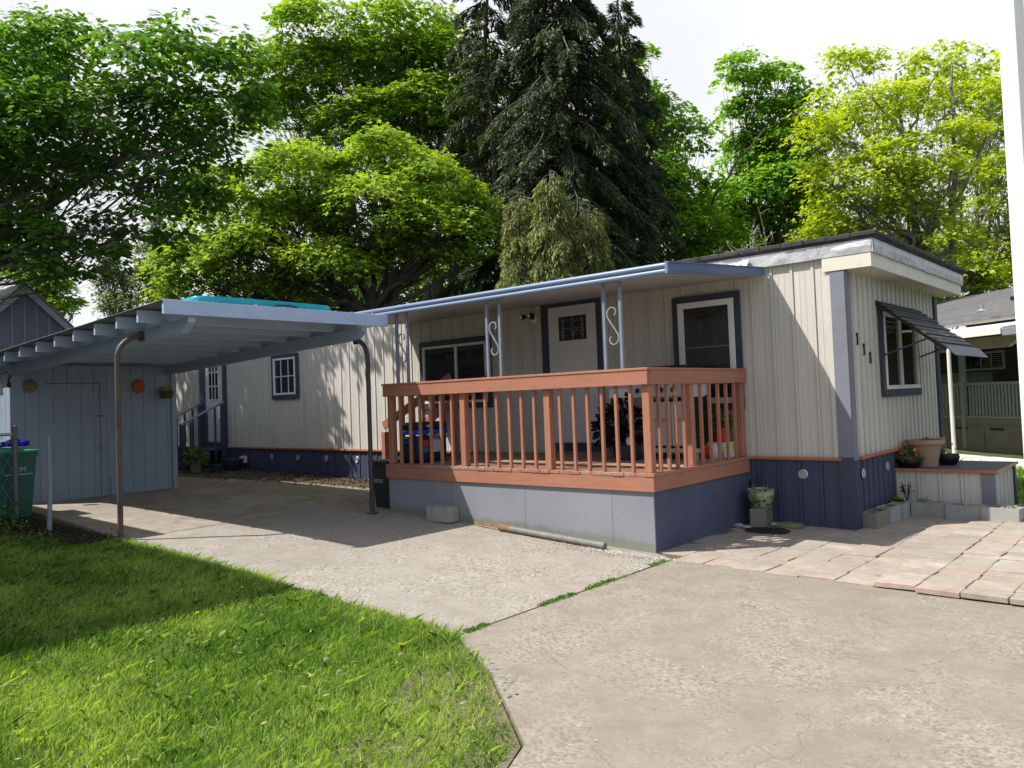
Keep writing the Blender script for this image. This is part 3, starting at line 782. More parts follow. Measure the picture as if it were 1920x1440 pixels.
# round vents in the skirting
def vent(x=None, y=None, z=.63):
    m = MB(); m.lathe([(.058, 0), (.060, .006), (.050, .012), (.044, .006), (.0, .007)], (0, 0, 0), 24)
    for k in range(-3, 4):
        w = math.sqrt(max(0, .043**2-(k*.012)**2)); m.box(-w, w, k*.012-.003, k*.012+.003, .007, .011)
    if y is None: m.v = [(x+a, -.028-c, z+b) for a, b, c in m.v]
    else: m.v = [(.028+c, y+a, z+b) for a, b, c in m.v]
    m.build('vent', M['steel'], HOME, True)
for x in (-.56, -9.03, -10.0, -10.97, -11.93): vent(x=x)
for y in (.29, 1.24): vent(y=y)
m = MB().obox((-12.95, -.10, .56), (.075, -.02, 0), (0, 0, .075), (0.02, .06, 0), .004); m.build('vent_hood', M['steel'], HOME)
# twin flood lamp beside the door
fl = MB(); fl.lathe([(.062, 0), (.062, .012), (.045, .022), (0, .024)], (0, 0, 0), 22); fl.v = [(-4.60+a, -.016-c, 2.865+b_) for a, b_, c in fl.v]
lp = fl.build('wall_lamp', M['white'], HOME, True)
for (hx_, hz_) in ((-4.735, 2.905), (-4.575, 2.915)):
    dv = Vector((-.12, -.93, -.12)).normalized(); p0 = Vector((hx_, -.055, hz_+.012))
    h = MB(); h.tube([p0, p0+dv*.03, p0+dv*.05, p0+dv*.115], [.018, .026, .038, .042], 16)
    h.tube([(-4.60, -.035, 2.865), p0], .012, 8)
    hd = h.build('lamp_head', M['black'], lp, True)
    ln_ = MB(); ln_.tube([p0+dv*.1145, p0+dv*.121], [.034, .030], 16); ln_.build('lens', M['lampwhite'], lp, True)
# house number on the end wall: 1 1 8
nm = bpy.data.objects.new('house_number', None); COL.objects.link(nm); nm.parent = HOME; nm.location = Vector((.02, .55, 2.1))-Vector(HOME.location)
def one(y, zc):
    m = MB(); m.box(.026, .040, y-.012, y+.012, zc-.062, zc+.07, .002); m.box(.026, .039, y-.032, y+.032, zc-.072, zc-.061, .001)
    m.obox((.032, y-.018, zc+.052), (.006, 0, 0), (0, .014, .012), (0, -.004, .006)); m.build('digit', M['black'], nm)
one(.325, 2.215); one(.555, 2.095)
m = MB()
for dz, r in ((.036, .031), (-.034, .037)):
    m.tube([(.034, .775+r*.78*math.cos(2*PI*k/18), 2.0+dz+r*1.05*math.sin(2*PI*k/18)) for k in range(19)], .0062, 6)
m.build('digit', M['black'], nm)
# louvred aluminium awning over the end window
aw = bpy.data.objects.new('window_awning', None); COL.objects.link(aw); aw.parent = HOME; aw.location = Vector((.03, 2.1, 2.6))-Vector(HOME.location)
P0 = Vector((.03, 0, 2.72)); P1 = Vector((.80, 0, 2.07)); dv = (P1-P0)
nrm = Vector((dv.z, 0, -dv.x)).normalized()*-1
AY0, AY1 = 1.10, 3.02
for i in range(11):
    t = (i+.3)/11; c0 = P0+dv*t+nrm*.006*(i % 2)
    l = MB(); l.obox((c0.x, (AY0+AY1)/2, c0.z+.012), dv.normalized()*.052+nrm*.012, (0, (AY1-AY0)/2, 0), nrm*.0025)
    l.obox((c0.x+.052*dv.normalized().x+.006, (AY0+AY1)/2, c0.z+.012+.052*dv.normalized().z-.008), dv.normalized()*.003, (0, (AY1-AY0)/2, 0), nrm*.014)
    l.build('louvre', mat('louvre_%d' % i, (.055+.01*(i % 3), .058+.01*(i % 3), .072+.012*(i % 3)), .4, .2, 5, spec=.5), aw)
for y in (AY0+.02, (AY0+AY1)/2, AY1-.02): MB().beam((P0.x, y, P0.z-.03), (P1.x, y, P1.z-.02), .012, .035).build('awning_rafter', M['black'], aw)
MB().extrude([(.795, 2.09), (.805, 2.10), (.90, 1.985), (.892, 1.978)], 'y', AY0, AY1).build('valance', mat('faded_valance', (.16, .165, .19), .5, .15, 4), aw)
for y in (AY0+.16, AY1-.10): MB().beam((.045, y, 2.03), (.60, y, 2.22), .012, .022).build('strut', M['navy'], aw)

# ------------------------------------------------------------------ porch deck
DECK = thing('porch_deck', 'red-brown stained timber porch deck with railings on a grey-blue plywood base', 'deck', (-3.3, -1.2, 0))
b = MB()
def slope_panel(mb, x0, x1, y0, y1, z1):
    """vertical panel whose foot follows the sloping ground"""
    z0a, z0b = hx(x0)-.04, hx(x1)-.04
    mb.add([(x0, y0, z0a), (x1, y1, z0b), (x1, y1, z1), (x0, y0, z1), (x0, y0+.02, z0a), (x1, y1+.02, z0b), (x1, y1+.02, z1), (x0, y0+.02, z1)],
           [(0, 1, 2, 3), (5, 4, 7, 6), (4, 0, 3, 7), (1, 5, 6, 2), (3, 2, 6, 7), (4, 5, 1, 0)])
slope_panel(b, -5.41, -1.245, -2.315, -2.315, .66)
b.build('skirt_panel', M['skirtpanel'], DECK)
MB().box(-1.2645, -1.244, -2.294, -.03, -.05, .66).build('skirt_panel', mat('navy_side_skirt', (.075, .085, .135), .55, .15, 2.5, .1, 50), DECK)
sm = MB()
for x in (-4.20, -2.98, -1.76): sm.box(x-.0015, x+.0015, -2.3165, -2.3155, hx(x)+.01, .64)
for x in [-5.35+.405*k for k in range(11)]:
    for z in (.60, .33): sm.box(x-.004, x+.004, -2.3168, -2.3155, z-.004, z+.004)
sm.build('panel_seams', mat('dark_panel_seam', (.10, .11, .14), .8, .1, 5), DECK)  # dark grey joint lines and fastener heads on the front skirt
MB().box(-5.41, -5.39, -2.294, -.03, .1, .66).build('skirt_panel', M['skirtpanel'], DECK)
MB().box(-5.435, -1.213, -2.345, -2.318, .640, .792, .003).build('rim_board', M['redx'], DECK)
MB().box(-1.2395, -1.212, -2.3175, -.055, .640, .792, .003).build('rim_board', M['redy'], DECK)
MB().box(-5.437, -5.41, -2.3175, -.03, .640, .792, .003).build('rim_board', M['redy'], DECK)
fl = MB(); x = -5.43; k = 0
while x < -1.32:
    w = .1385; fl.box(x, min(x+w, -1.315), -2.352+random.uniform(-.004, .004), -.055, .7935, .831+random.uniform(-.0015, .0015), .003); x += w+.0045
fl.build('floor_boards', M['deckfloor'], DECK)
MB().box(-1.3145, -1.205, -2.352, -.055, .7935, .832, .003).build('edge_board', M['redy'], DECK)
# posts
posts_x = [-5.345, -3.955, -2.60, -1.285]
for x in posts_x: MB().box(x-.044, x+.044, -2.325, -2.237, .833, 1.752, .004).build('post', M['redz'], DECK)
for y in (-1.40, -.105): MB().box(-1.329, -1.241, y-.044, y+.044, .833, 1.752, .004).build('post', M['redz'], DECK)
MB().box(-5.389, -5.301, -1.12, -1.032, .833, 1.90, .004).build('post', M['redz'], DECK)
bal = None
def baluster(x, y):
    global bal
    if bal is None:
        m = MB(); m.box(-.018, .018, -.018, .018, .832, 1.78, .003)
        bal = m.build('baluster', M['redz'], None); bal.parent = DECK; bal.location = Vector((x, y, 0))-DECK.location
        return
    c = bal.copy(); COL.objects.link(c); c.parent = DECK; c.location = Vector((x, y, 0))-DECK.location
    c.rotation_euler = (0, random.uniform(-.004, .004), 0)
for a, b_ in zip(posts_x, posts_x[1:]):
    for i in range(1, 7): baluster(a+(b_-a)*i/7, -2.305)
for i in range(1, 5): baluster(-1.262, -2.281+(.881)*i/5)
for i in range(1, 6): baluster(-1.262, -1.40+(1.295)*i/6)
for i in range(1, 6): baluster(-5.36, -2.281+1.2*i/6)
MB().box(-5.425, -1.225, -2.372, -2.334, 1.750, 1.899, .003).build('rail_board', M['redx'], DECK)
MB().box(-1.2535, -1.2155, -2.3335, -.03, 1.750, 1.899, .003).build('rail_board', M['redy'], DECK)
MB().box(-5.4305, -5.395, -2.3335, -1.03, 1.750, 1.899, .003).build('rail_board', M['redy'], DECK)
MB().box(-5.44, -1.2105, -2.380, -2.215, 1.9005, 1.927, .003).build('rail_cap', M['redx'], DECK)
MB().box(-1.355, -1.2105, -2.2145, -.03, 1.9005, 1.927, .003).build('rail_cap', M['redy'], DECK)
MB().box(-5.44, -5.295, -2.2145, -1.03, 1.9005, 1.927, .003).build('rail_cap', M['redy'], DECK)
# side stair going down from the deck's left end
ST = thing('side_stairs', 'red-brown wooden side stairs with sloping handrail at the left end of the deck', 'stairs', (-6.2, -.6, .2))
for i in range(3):
    x0 = -5.44-.42*(i+1)+.0; z = .83-.16*(i+1)
    MB().box(x0, x0+.41, -.98, -.16, z-.04, z, .004).build('tread', M['redy'], ST)
for y in (-1.02, -.14):
    MB().obox((-6.12, y, .50), (.66, 0, .23), (0, .019, 0), (0, 0, .12)).build('stringer', M['redx'], ST)
    MB().beam((-5.46, y, 2.02), (-7.04, y, 1.30), .04, .13, .003).build('handrail', M['redx'], ST)
    m = MB(); m.box(-7.06, -6.972, y-.044, y+.044, .18, 1.20, .003); m.build('newel_post', M['redz'], ST)
    for x in (-6.30, -6.55): MB().box(x-.018, x+.018, y-.018, y+.018, .55, 1.95+(x+5.62)*.455-.05, .002).build('baluster', M['redz'], ST)

# ------------------------------------------------------------------ patio cover over the deck
PC = thing('patio_cover', 'white pan-roof patio cover with blue-grey rolled gutter over the porch deck', 'patio cover', (-4.2, -1.2, 2.9))
x0, x1 = -7.6, -.925
pr = []                                         # pan roof: raised seams running down the slope
xx = x0
while xx < x1-.01:
    xe = min(xx+.152, x1); pr += [(xx, 0), (xx, .022), (xx+.012, .022), (xx+.020, 0), (xx+.075, 0), (xx+.080, .006), (xx+.092, .006), (xx+.097, 0)]; xx = xe
pr.append((x1, 0))
m = MB(); vs = [];
for (x, h) in pr: vs += [(x, -.02, 3.065+h), (x, -2.37, 2.875+h)]
m.add(vs, [(2*i, 2*i+2, 2*i+3, 2*i+1) for i in range(len(pr)-1)])
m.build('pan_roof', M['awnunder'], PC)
MB().obox(((x0+x1)/2, -1.185, 3.019), ((x1-x0)/2-.0005, 0, 0), (0, 1.18, .0955), (0, 0, .008)).build('roof_skin', M['corr'], PC)
gp = [(-2.372, 2.862), (-2.385, 2.855), (-2.402, 2.858), (-2.414, 2.872), (-2.416, 2.888), (-2.408, 2.902), (-2.398, 2.908), (-2.404, 2.914), (-2.418, 2.924), (-2.424, 2.940), (-2.420, 2.957), (-2.408, 2.968), (-2.392, 2.969), (-2.380, 2.960), (-2.372, 2.945)]
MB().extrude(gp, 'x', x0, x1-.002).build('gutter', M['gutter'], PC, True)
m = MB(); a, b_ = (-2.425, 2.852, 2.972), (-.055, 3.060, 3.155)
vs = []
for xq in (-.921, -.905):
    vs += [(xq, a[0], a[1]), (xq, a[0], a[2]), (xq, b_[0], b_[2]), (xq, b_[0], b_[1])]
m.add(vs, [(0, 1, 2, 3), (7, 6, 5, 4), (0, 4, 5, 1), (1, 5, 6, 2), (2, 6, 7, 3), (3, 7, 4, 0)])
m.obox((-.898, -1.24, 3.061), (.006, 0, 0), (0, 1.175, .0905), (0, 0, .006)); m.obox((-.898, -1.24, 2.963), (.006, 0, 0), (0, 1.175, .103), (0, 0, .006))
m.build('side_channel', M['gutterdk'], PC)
MB().box(-.931, -.900, -2.432, -2.405, 2.852, 2.975, .003).build('end_cap', M['gutter'], PC)
def column(xc):
    xl, xr = xc-.105, xc+.105
    m = MB()
    for x in (xl, xr): m.box(x-.018, x+.018, -2.30, -2.265, 1.929, 2.866, .003)
    m.box(xl-.02, xr+.02, -2.303, -2.262, 2.862, 2.884, .002)
    c = m.build('column', M['colmetal'], PC)
    H0, H1 = 2.535, 2.262
    pts = []; low = []
    for k in range(19):                            # spiral curls of a letter S: upper opens right, lower opens left
        th = math.radians(-50+k*14.5); r = .026+.052*(k/18)**.8
        pts.append((xc+.004+r*1.0*math.cos(th), -2.283, H0+r*1.1*math.sin(th)))
        low.append((xc-.002-r*1.0*math.cos(th), -2.283, H1-r*1.1*math.sin(th)))
    s1 = MB(); allp = pts+low[::-1]
    q = [Vector(p) for p in allp]
    # smooth resample
    for _ in range(2):
        r_ = [q[0]]
        for i in range(len(q)-1): r_ += [q[i]*.75+q[i+1]*.25, q[i]*.25+q[i+1]*.75]
        r_.append(q[-1]); q = r_
    for i, p in enumerate(q):
        t = (q[min(i+1, len(q)-1)]-q[max(i-1, 0)]).normalized(); n = Vector((t.z, 0, -t.x))
        s1.add([p+n*.004+Vector((0, -.011, 0)), p+n*.004+Vector((0, .011, 0)), p-n*.004+Vector((0, .011, 0)), p-n*.004+Vector((0, -.011, 0))], [])
    nq = len(q)
    s1.f = [(4*i+k, 4*i+(k+1) % 4, 4*i+4+(k+1) % 4, 4*i+4+k) for i in range(nq-1) for k in range(4)]
    s1.build('scroll', M['scroll'], c)
for xc in (-5.085, -3.405, -1.675): column(xc)

# ------------------------------------------------------------------ carport
CP = thing('carport', 'blue-grey timber carport with corrugated roof on two bent steel pipe posts', 'carport', (-8, -4, 0))
def rz(x): return 2.845+(x+5.2)*.037
MB().box(-5.235, -5.196, -5.51, -2.425, 2.695, 2.853, .003).build('fascia', M['cpblue'], CP)
def beamx(y, name='beam'):
    x1, x0 = -5.24, -10.79 if y > -4 else -11.3
    zt = lambda x: rz(x)-.165; h = .155
    m = MB()
    pts = [(x1, zt(x1)), (x1, zt(x1)-.055), (x1-.17, zt(x1-.17)-h), (x0, zt(x0)-h), (x0, zt(x0))]
    m.extrude([(p[0], p[1]) for p in pts], 'y', y-.045, y+.045) if False else None
    vs = [(p[0], y-.044, p[1]) for p in pts]+[(p[0], y+.044, p[1]) for p in pts]; n = len(pts)
    m.add(vs, [(i, (i+1) % n, n+(i+1) % n, n+i) for i in range(n)]+[tuple(range(n)), tuple(range(n, 2*n))])
    m.build(name, M['cpbeam'], CP)
beamx(-5.18); beamx(-2.80)
for x in (-5.87, -6.42, -7.04, -7.70, -8.33, -8.99, -9.66, -10.3, -10.95):
    z = rz(x); MB().box(x-.02, x+.02, -5.49, -2.43, z-.158, z-.018, .002).build('purlin', M['cpblue'], CP)
m = MB(); vs = []; fs = []
ys = np.arange(-5.53, -2.38, .0125); xs_ = (-5.205, -8.2, -12.2)
for i, y in enumerate(ys):
    for x in xs_: vs.append((x, y, rz(x)+.004+.009*math.sin(2*PI*y/.068)))
for i in range(len(ys)-1):
    for k in range(2): a = i*3+k; fs.append((a, a+1, a+4, a+3))
m.add(vs, fs).build('roof_sheet', M['corr'], CP)
def ppost(x, y, z0, yin, ztop, m_, br):
    pts = [(x, y, z0-.03), (x, y, 1.2), (x, y, ztop-.26)]
    for k in range(1, 8):
        a = k/7*PI*.42; pts.append((x, y+(yin-y)*(1-math.cos(a))*1.15, ztop-.26+.26*math.sin(a)))
    pts.append((x+.0, yin, ztop+.01))
    mm = MB(); mm.tube(pts, .031, 16); c = mm.build('post', m_, CP, True)
    MB().box(x-.05, x+.05, min(yin, br)-.004, max(yin, br)+.004, ztop-.055, ztop+.055, .004).build('bracket', M['iron'], c)
    q = MB(); q.lathe([(.085, 0), (.085, .012), (.04, .014)], (x, y, z0), 20); q.build('foot_plate', M['iron'], c, True)
ppost(-6.34, -5.52, .205, -5.25, 2.56, mat('worn_brown_pipe', (.085, .075, .072), .55, .3, 6, .2, dirt=((.13, .075, .045), 5, .55, .8)), -5.225)
ppost(-5.44, -2.60, .187, -2.76, 2.52, M['iron'], -2.80)
# strip of curb timber where the roof meets the shed
# ------------------------------------------------------------------ shed
SH = thing('shed', 'blue-grey board shed with padlocked door under the back of the carport', 'shed', (-12, -4, .25))
def grooved(mb, axis, base, a0, a1, z0, z1, pitch, phase, out=1):
    prof = [(a0, 0)]
    s = a0+phase
    while s < a1: prof += [(s, 0), (s+.002, -.008), (s+.010, -.008), (s+.012, 0)]; s += pitch
    prof.append((a1, 0)); vs = []
    for s, h in prof:
        for z in (z0, z1): vs.append((base+out*h, s, z) if axis == 'y' else (s, base+out*h, z))
    mb.add(vs, [(2*i, 2*i+2, 2*i+3, 2*i+1) for i in range(len(prof)-1)]); return mb
m = MB(); grooved(m, 'y', -10.80, -5.27, -2.70, .262, 2.47, .205, .19); m.build('wall', M['shed'], SH)
m = MB(); grooved(m, 'x', -5.27, -14.2, -10.801, .262, 2.47, .205, .1, -1); m.build('wall', M['shed'], SH)
m = MB(); grooved(m, 'x', -2.70, -14.2, -10.801, .262, 2.47, .205, .1, 1); m.build('wall', M['shed'], SH)
MB().box(-10.795, -10.770, -2.74, -2.655, .262, 2.45, .002).build('corner_board', M['shed'], SH)
MB().box(-14.2, -12.25, -5.35, -2.6, 2.45, 2.5).build('roof', M['corr'], SH)
d = MB(); d.box(-10.793, -10.7905, -4.80, -3.95, 2.176, 2.184); d.box(-10.793, -10.7905, -3.955, -3.949, .27, 2.18)
d.build('door_gap', M['black'], SH)
m = MB(); m.box(-10.790, -10.772, -4.005, -3.895, 1.62, 1.645, .002); m.build('hinge', M['rustpipe'], SH)
m = MB(); m.box(-10.790, -10.778, -4.07, -3.98, 1.15, 1.18, .002); m.tube([(-10.775, -3.985, 1.165), (-10.74, -3.96, 1.175), (-10.74, -3.93, 1.15), (-10.77, -3.93, 1.12)], .006, 6)
m.box(-10.775, -10.745, -3.955, -3.905, 1.085, 1.135, .006); m.build('padlock', M['galv'], SH)
m = MB(); m.box(-10.7895, -10.7800, -3.80, -3.62, .30, .62, .002); m.build('patch_board', M['shed'], SH)

# ornaments on the shed
o = MB(); o.lathe([(.0, 0), (.095, .0), (.105, .012), (.085, .03), (.04, .055), (.0, .06)], (0, 0, 0), 26); o.v = [(-10.782+c, -5.0+a, 2.14+b_) for a, b_, c in o.v]
tag(o.build('wall_hat', M['ochre'], None, True), 'round ochre woven disc hung at the left of the shed wall', 'wall ornament')
o = MB(); o.lathe([(.0, 0), (.085, .0), (.10, .015), (.09, .035), (.05, .05), (.0, .054)], (0, 0, 0), 26)
for k in range(16):
    a = 2*PI*k/16; o.obox((math.cos(a)*.105, math.sin(a)*.105, .012), (math.cos(a)*.016, math.sin(a)*.016, 0), (-math.sin(a)*.012, math.cos(a)*.012, 0), (0, 0, .006))
o.v = [(-10.782+c, -3.32+a, 2.115+b_) for a, b_, c in o.v]
tag(o.build('sun_plaque', M['orange'], None, True), 'round orange clay sun plaque on the middle of the shed wall', 'wall ornament')
# hanging wicker basket at the shed's right end
hb = thing('wall_basket', 'brown wicker wall basket with dried flowers on the right edge of the shed', 'basket', (-10.70, -2.85, 2.0))
m = MB(); m.lathe([(.075, -.10), (.10, -.05), (.115, .03), (.105, .03), (.09, 0)], (-10.68, -2.87, 2.0), 18, .8, 1.1)
for k in range(5): m.tube([(-10.68+.8*(.08+.008*k)*math.cos(a), -2.87+1.1*(.08+.008*k)*math.sin(a), 1.905+.028*k) for a in [i*2*PI/16 for i in range(17)]], .007, 6, False)
m.build('basket', mat('dark_wicker', (.10, .065, .04), .85, .4, 30, .5, 90), hb)
n = 90
P = np.column_stack([R.normal(-10.68, .05, n), R.normal(-2.86, .07, n), R.uniform(2.02, 2.12, n)])
leaves('dried_flowers', P, R.normal(size=(n, 3))+[0, 0, .6], R.normal(size=(n, 3)), R.uniform(.03, .07, n), OVAL, M['flower_cream'], R.uniform(0, .7, n), hb, (-10.70, -2.85, 2.0))
# lantern on a bracket at the shed's left corner
ln_ = thing('hanging_lantern', 'cream bell-shaped lantern hanging from a black scroll bracket by the shed corner', 'lantern', (-10.7, -5.4, 2.0))
m = MB(); m.tube([(-10.75, -5.27, 2.30), (-10.74, -5.33, 2.36), (-10.73, -5.42, 2.34), (-10.72, -5.47, 2.28)], .009, 8); m.tube([(-10.76, -5.29, 2.12), (-10.75, -5.31, 2.22), (-10.75, -5.28, 2.30)], .016, 8)
m.lathe([(.02, 0), (.035, .04), (.02, .09), (.0, .1)], (-10.75, -5.30, 2.12), 12); m.build('bracket', M['black'], ln_, True)
m = MB(); m.lathe([(.065, 0), (.075, .02), (.068, .10), (.05, .18), (.02, .22), (.006, .26)], (-10.72, -5.46, 2.00), 20); m.build('shade', M['lantern'], ln_, True)

# teal plastic sled / lid lying on the carport roof
m = MB()
bm = bmesh.new()
L, W = 1.95, .62
ring = []
for lv, (sc, z) in enumerate(((.90, 0), (1.0, .035), (1.0, .085), (.965, .105), (.90, .10))):
    rr = []
    for k in range(40):
        a = 2*PI*k/40; ex = 5
        cx_ = abs(math.cos(a))**(2/ex)*math.copysign(1, math.cos(a)); sy_ = abs(math.sin(a))**(2/ex)*math.copysign(1, math.sin(a))
        rr.append(bm.verts.new((cx_*W/2*sc, sy_*L/2*(1-(1-sc)*W/L), z)))
    ring.append(rr)
for a, b_ in zip(ring, ring[1:]):
    for k in range(40): bm.faces.new((a[k], a[(k+1) % 40], b_[(k+1) % 40], b_[k]))
bm.faces.new(ring[0][::-1]); bm.faces.new(ring[-1])
m.bm(bm)
th = .02
SL = thing('plastic_sled', 'turquoise plastic sled lying on the carport roof', 'sled', (-5.78, -4.02, rz(-5.78)+.02))
m.v = [(-5.78+x*math.cos(th)-y*math.sin(th), -4.02+x*math.sin(th)+y*math.cos(th), rz(-5.78)+.030+z+x*.037) for x, y, z in m.v]
m.build('hull', M['teal'], SL, True)
MB().tube([(-5.45, -4.05, 2.885), (-5.44, -3.95, 2.915), (-5.44, -3.80, 2.92), (-5.46, -3.66, 2.90)], .008, 6).build('rope', M['black'], SL)

# ------------------------------------------------------------------ back-door stoop
SP = thing('back_stoop', 'navy wooden back-door stoop with sloping handrails at the far end of the home', 'steps', (-14.25, -.6, .37))
for i, (y0, y1, z) in enumerate(((-.50, -.06, .80), (-.80, -.505, .655), (-1.10, -.805, .51))):
    MB().box(-14.78, -13.72, y0, y1, z-.045, z, .004).build('step', M['navy'], SP)
    MB().box(-14.72, -13.78, y0+.03, y0+.05, .33, z-.046).build('riser', M['navy'], SP)
for x in (-13.74, -14.76):
    MB().beam((x, -.10, 1.84), (x, -1.14, 1.36), .09, .035, .004).build('handrail', mat('rail_top_paint%d' % (x > -14), (.15, .17, .22), .5, .2, 6), SP)
    for y, zt in ((-.12, 1.80), (-1.08, 1.36)): MB().box(x-.044, x+.044, y-.044, y+.044, .34, zt, .003).build('newel_post', M['navy'], SP)
    for k in range(1, 5):
        y = -.12-.96*k/5; MB().box(x-.018, x+.018, y-.018, y+.018, .55, 1.80-.47*k/5, .002).build('baluster', M['navy'], SP)

# ------------------------------------------------------------------ step box at the end wall
SB = thing('entry_step', 'low beige ribbed box step with charcoal top and orange-brown edge at the end wall', 'step', (.6, 2.2, 0))
m = ribbed('x', .02, 1.00, -.04, .545, 1.565, -1, pitch=.245, phase=.02); m.build('side', M['siding'], SB)
m = ribbed('y', 1.58, 2.92, -.04, .545, 1.130, 1, pitch=.245, phase=.10); m.build('side', M['siding'], SB)
MB().box(1.003, 1.152, 1.545, 1.562, -.04, .545, .002).build('corner_trim', M['greytrim'], SB)
MB().box(1.14, 1.158, 2.84, 2.94, -.04, .545, .002).build('corner_trim', M['navy'], SB)
MB().box(.005, 1.17, 1.545, 2.93, .5455, .574, .003).build('top', mat('charcoal_step_top', (.085, .085, .11), .6, .15, 4), SB)
MB().box(-.005, 1.185, 1.520, 1.5445, .542, .578, .003).build('edge_trim', M['copper'], SB)
MB().box(1.1705, 1.190, 1.545, 2.945, .542, .578, .003).build('edge_trim', mat('bare_pine_edge', (.42, .32, .17), .6, .15, 8), SB)

# ------------------------------------------------------------------ concrete blocks
def cinderblock(name, label, loc, rz_=0.0, m_='cinder', L=.395, W=.19, H=.19, lying=False, group='grey concrete blocks'):
    bm = bmesh.new()
    t = .032; xs = [-L/2, -L/2+t, -t/2, t/2, L/2-t, L/2]; ys_ = [-W/2, -W/2+t, W/2-t, W/2]
    grid = [[[bm.verts.new((x, y, z)) for z in (0, H)] for y in ys_] for x in xs]
    for i in range(5):
        for j in range(3):
            if j == 1 and i in (1, 3): continue
            for z in (0, 1):
                bm.faces.new((grid[i][j][z], grid[i+1][j][z], grid[i+1][j+1][z], grid[i][j+1][z]))
    def wall(i0, j0, i1, j1): bm.faces.new((grid[i0][j0][0], grid[i1][j1][0], grid[i1][j1][1], grid[i0][j0][1]))
    for i in range(5): wall(i, 0, i+1, 0); wall(i, 3, i+1, 3)
    for j in range(3): wall(0, j, 0, j+1); wall(5, j, 5, j+1)
    for a in (1, 3):
        wall(a, 1, a+1, 1); wall(a, 2, a+1, 2); wall(a, 1, a, 2); wall(a+1, 1, a+1, 2)
    bmesh.ops.recalc_face_normals(bm, faces=bm.faces[:])
    eds = [e for e in bm.edges if len(e.link_faces) == 2 and e.calc_face_angle(0) > .5]
    bmesh.ops.bevel(bm, geom=eds, offset=.006, segments=2, affect='EDGES')
    mb = MB(); mb.bm(bm)
    if lying: mb.v = [(x, z-H/2, W/2-y) for x, y, z in mb.v]
    o = mb.build(name, M[m_], None, True)
    o.location = loc; o.rotation_euler = (0, 0, rz_)
    return tag(o, label, 'concrete block', group)
CBG = 'concrete blocks edging the bed round the entry step'
cinderblock('concrete_block', 'concrete block standing alone on the driveway against the porch base', (-4.27, -2.42, .143), .03, group=None)
cinderblock('concrete_block', 'mossy nearest end block of the L-shaped edging beside the navy corner', (.115, .335, .0), 1.50, 'cinderdk', group=CBG)
cinderblock('concrete_block', 'second block of the edging, running back along the end wall', (.145, .735, .004), 1.54, group=CBG)
cinderblock('concrete_block', 'block at the inner corner of the L-shaped edging', (.175, 1.135, .006), 1.60, group=CBG)
cinderblock('concrete_block', 'leftmost block of the edging in front of the entry step', (.475, 1.33, .004), -.02, group=CBG)
cinderblock('concrete_block', 'middle block of the edging in front of the entry step', (.875, 1.27, .002), -.06, group=CBG)
cinderblock('concrete_block', 'right-hand block of the edging in front of the entry step', (1.262, 1.215, .0), -.10, group=CBG)
cinderblock('concrete_block', 'block turned sideways just right of the entry step corner', (1.46, 1.50, .0), 1.35, group=CBG)
cinderblock('concrete_block', 'rearmost block at the right side of the entry step', (1.52, 1.92, .0), 1.45, group=CBG)
cinderblock('concrete_block', 'dark damp block lying on its side under the green glazed pot', (-1.02, -.22, .0), 1.78, 'cinderdk', W=.24, lying=True, group=None)

# round mossy stepping stone
m = MB(); m.lathe([(.13, 0), (.165, .012), (.17, .04), (.15, .055), (.06, .06), (0, .06)], (-.70, -.17, .0), 22, 1.05, .9); m.jitter(.004)
tag(m.build('stepping_stone', M['mossstone'], None, True), 'round mossy flat stone lying beside the navy skirting', 'stone')
# green painted glazed pot on its block
gp_ = thing('glazed_planter', 'green and cream glazed bowl planter with leaf pattern on a damp block', 'planter', (-1.0, -.25, .23))
def leafglaze():
    t = NT('green_leaf_glaze')
    a = t.ramp(t.noise(9, 6, .6), [(0.4, (.36, .40, .26)), (0.62, (.10, .17, .05))])
    v = t.add('ShaderNodeTexVoronoi'); v.inputs['Scale'].default_value = 16; t.link(t.pos(), v.inputs['Vector'])
    a = t.mix(t.ramp(v.outputs['Distance'], [(0.22, 1), (0.3, 0)]), a, (.035, .05, .03))
    t.link(a, t.p.inputs['Base Color']); t.p.inputs['Roughness'].default_value = .25; return t.m
m = MB(); m.lathe([(.09, 0), (.10, .012), (.135, .06), (.155, .12), (.158, .165), (.150, .185), (.165, .192), (.167, .207), (.150, .21), (.142, .19), (.13, .17)], (-1.0, -.25, .252), 36)
m.build('bowl', leafglaze(), gp_, True)
MB().lathe([(.10, 0), (.128, .008), (.135, .022), (.125, .022)], (-1.0, -.25, .238), 30).build('saucer', M['cinderdk'], gp_, True)
MB().lathe([(.0, 0), (.139, 0), (.139, .012), (0, .02)], (-1.0, -.25, .425), 24).build('soil', M['soil'], gp_)
m = MB()
for k in range(7):
    a = random.uniform(0, 6.28); r = random.uniform(.02, .11); p = Vector((-1.0+r*math.cos(a), -.25+r*math.sin(a), .43)); m.tube([p, p+Vector((random.uniform(-.03, .03), random.uniform(-.03, .03), random.uniform(.03, .10)))], [.004, .0015], 5)
m.build('stems', M['twig'], gp_)
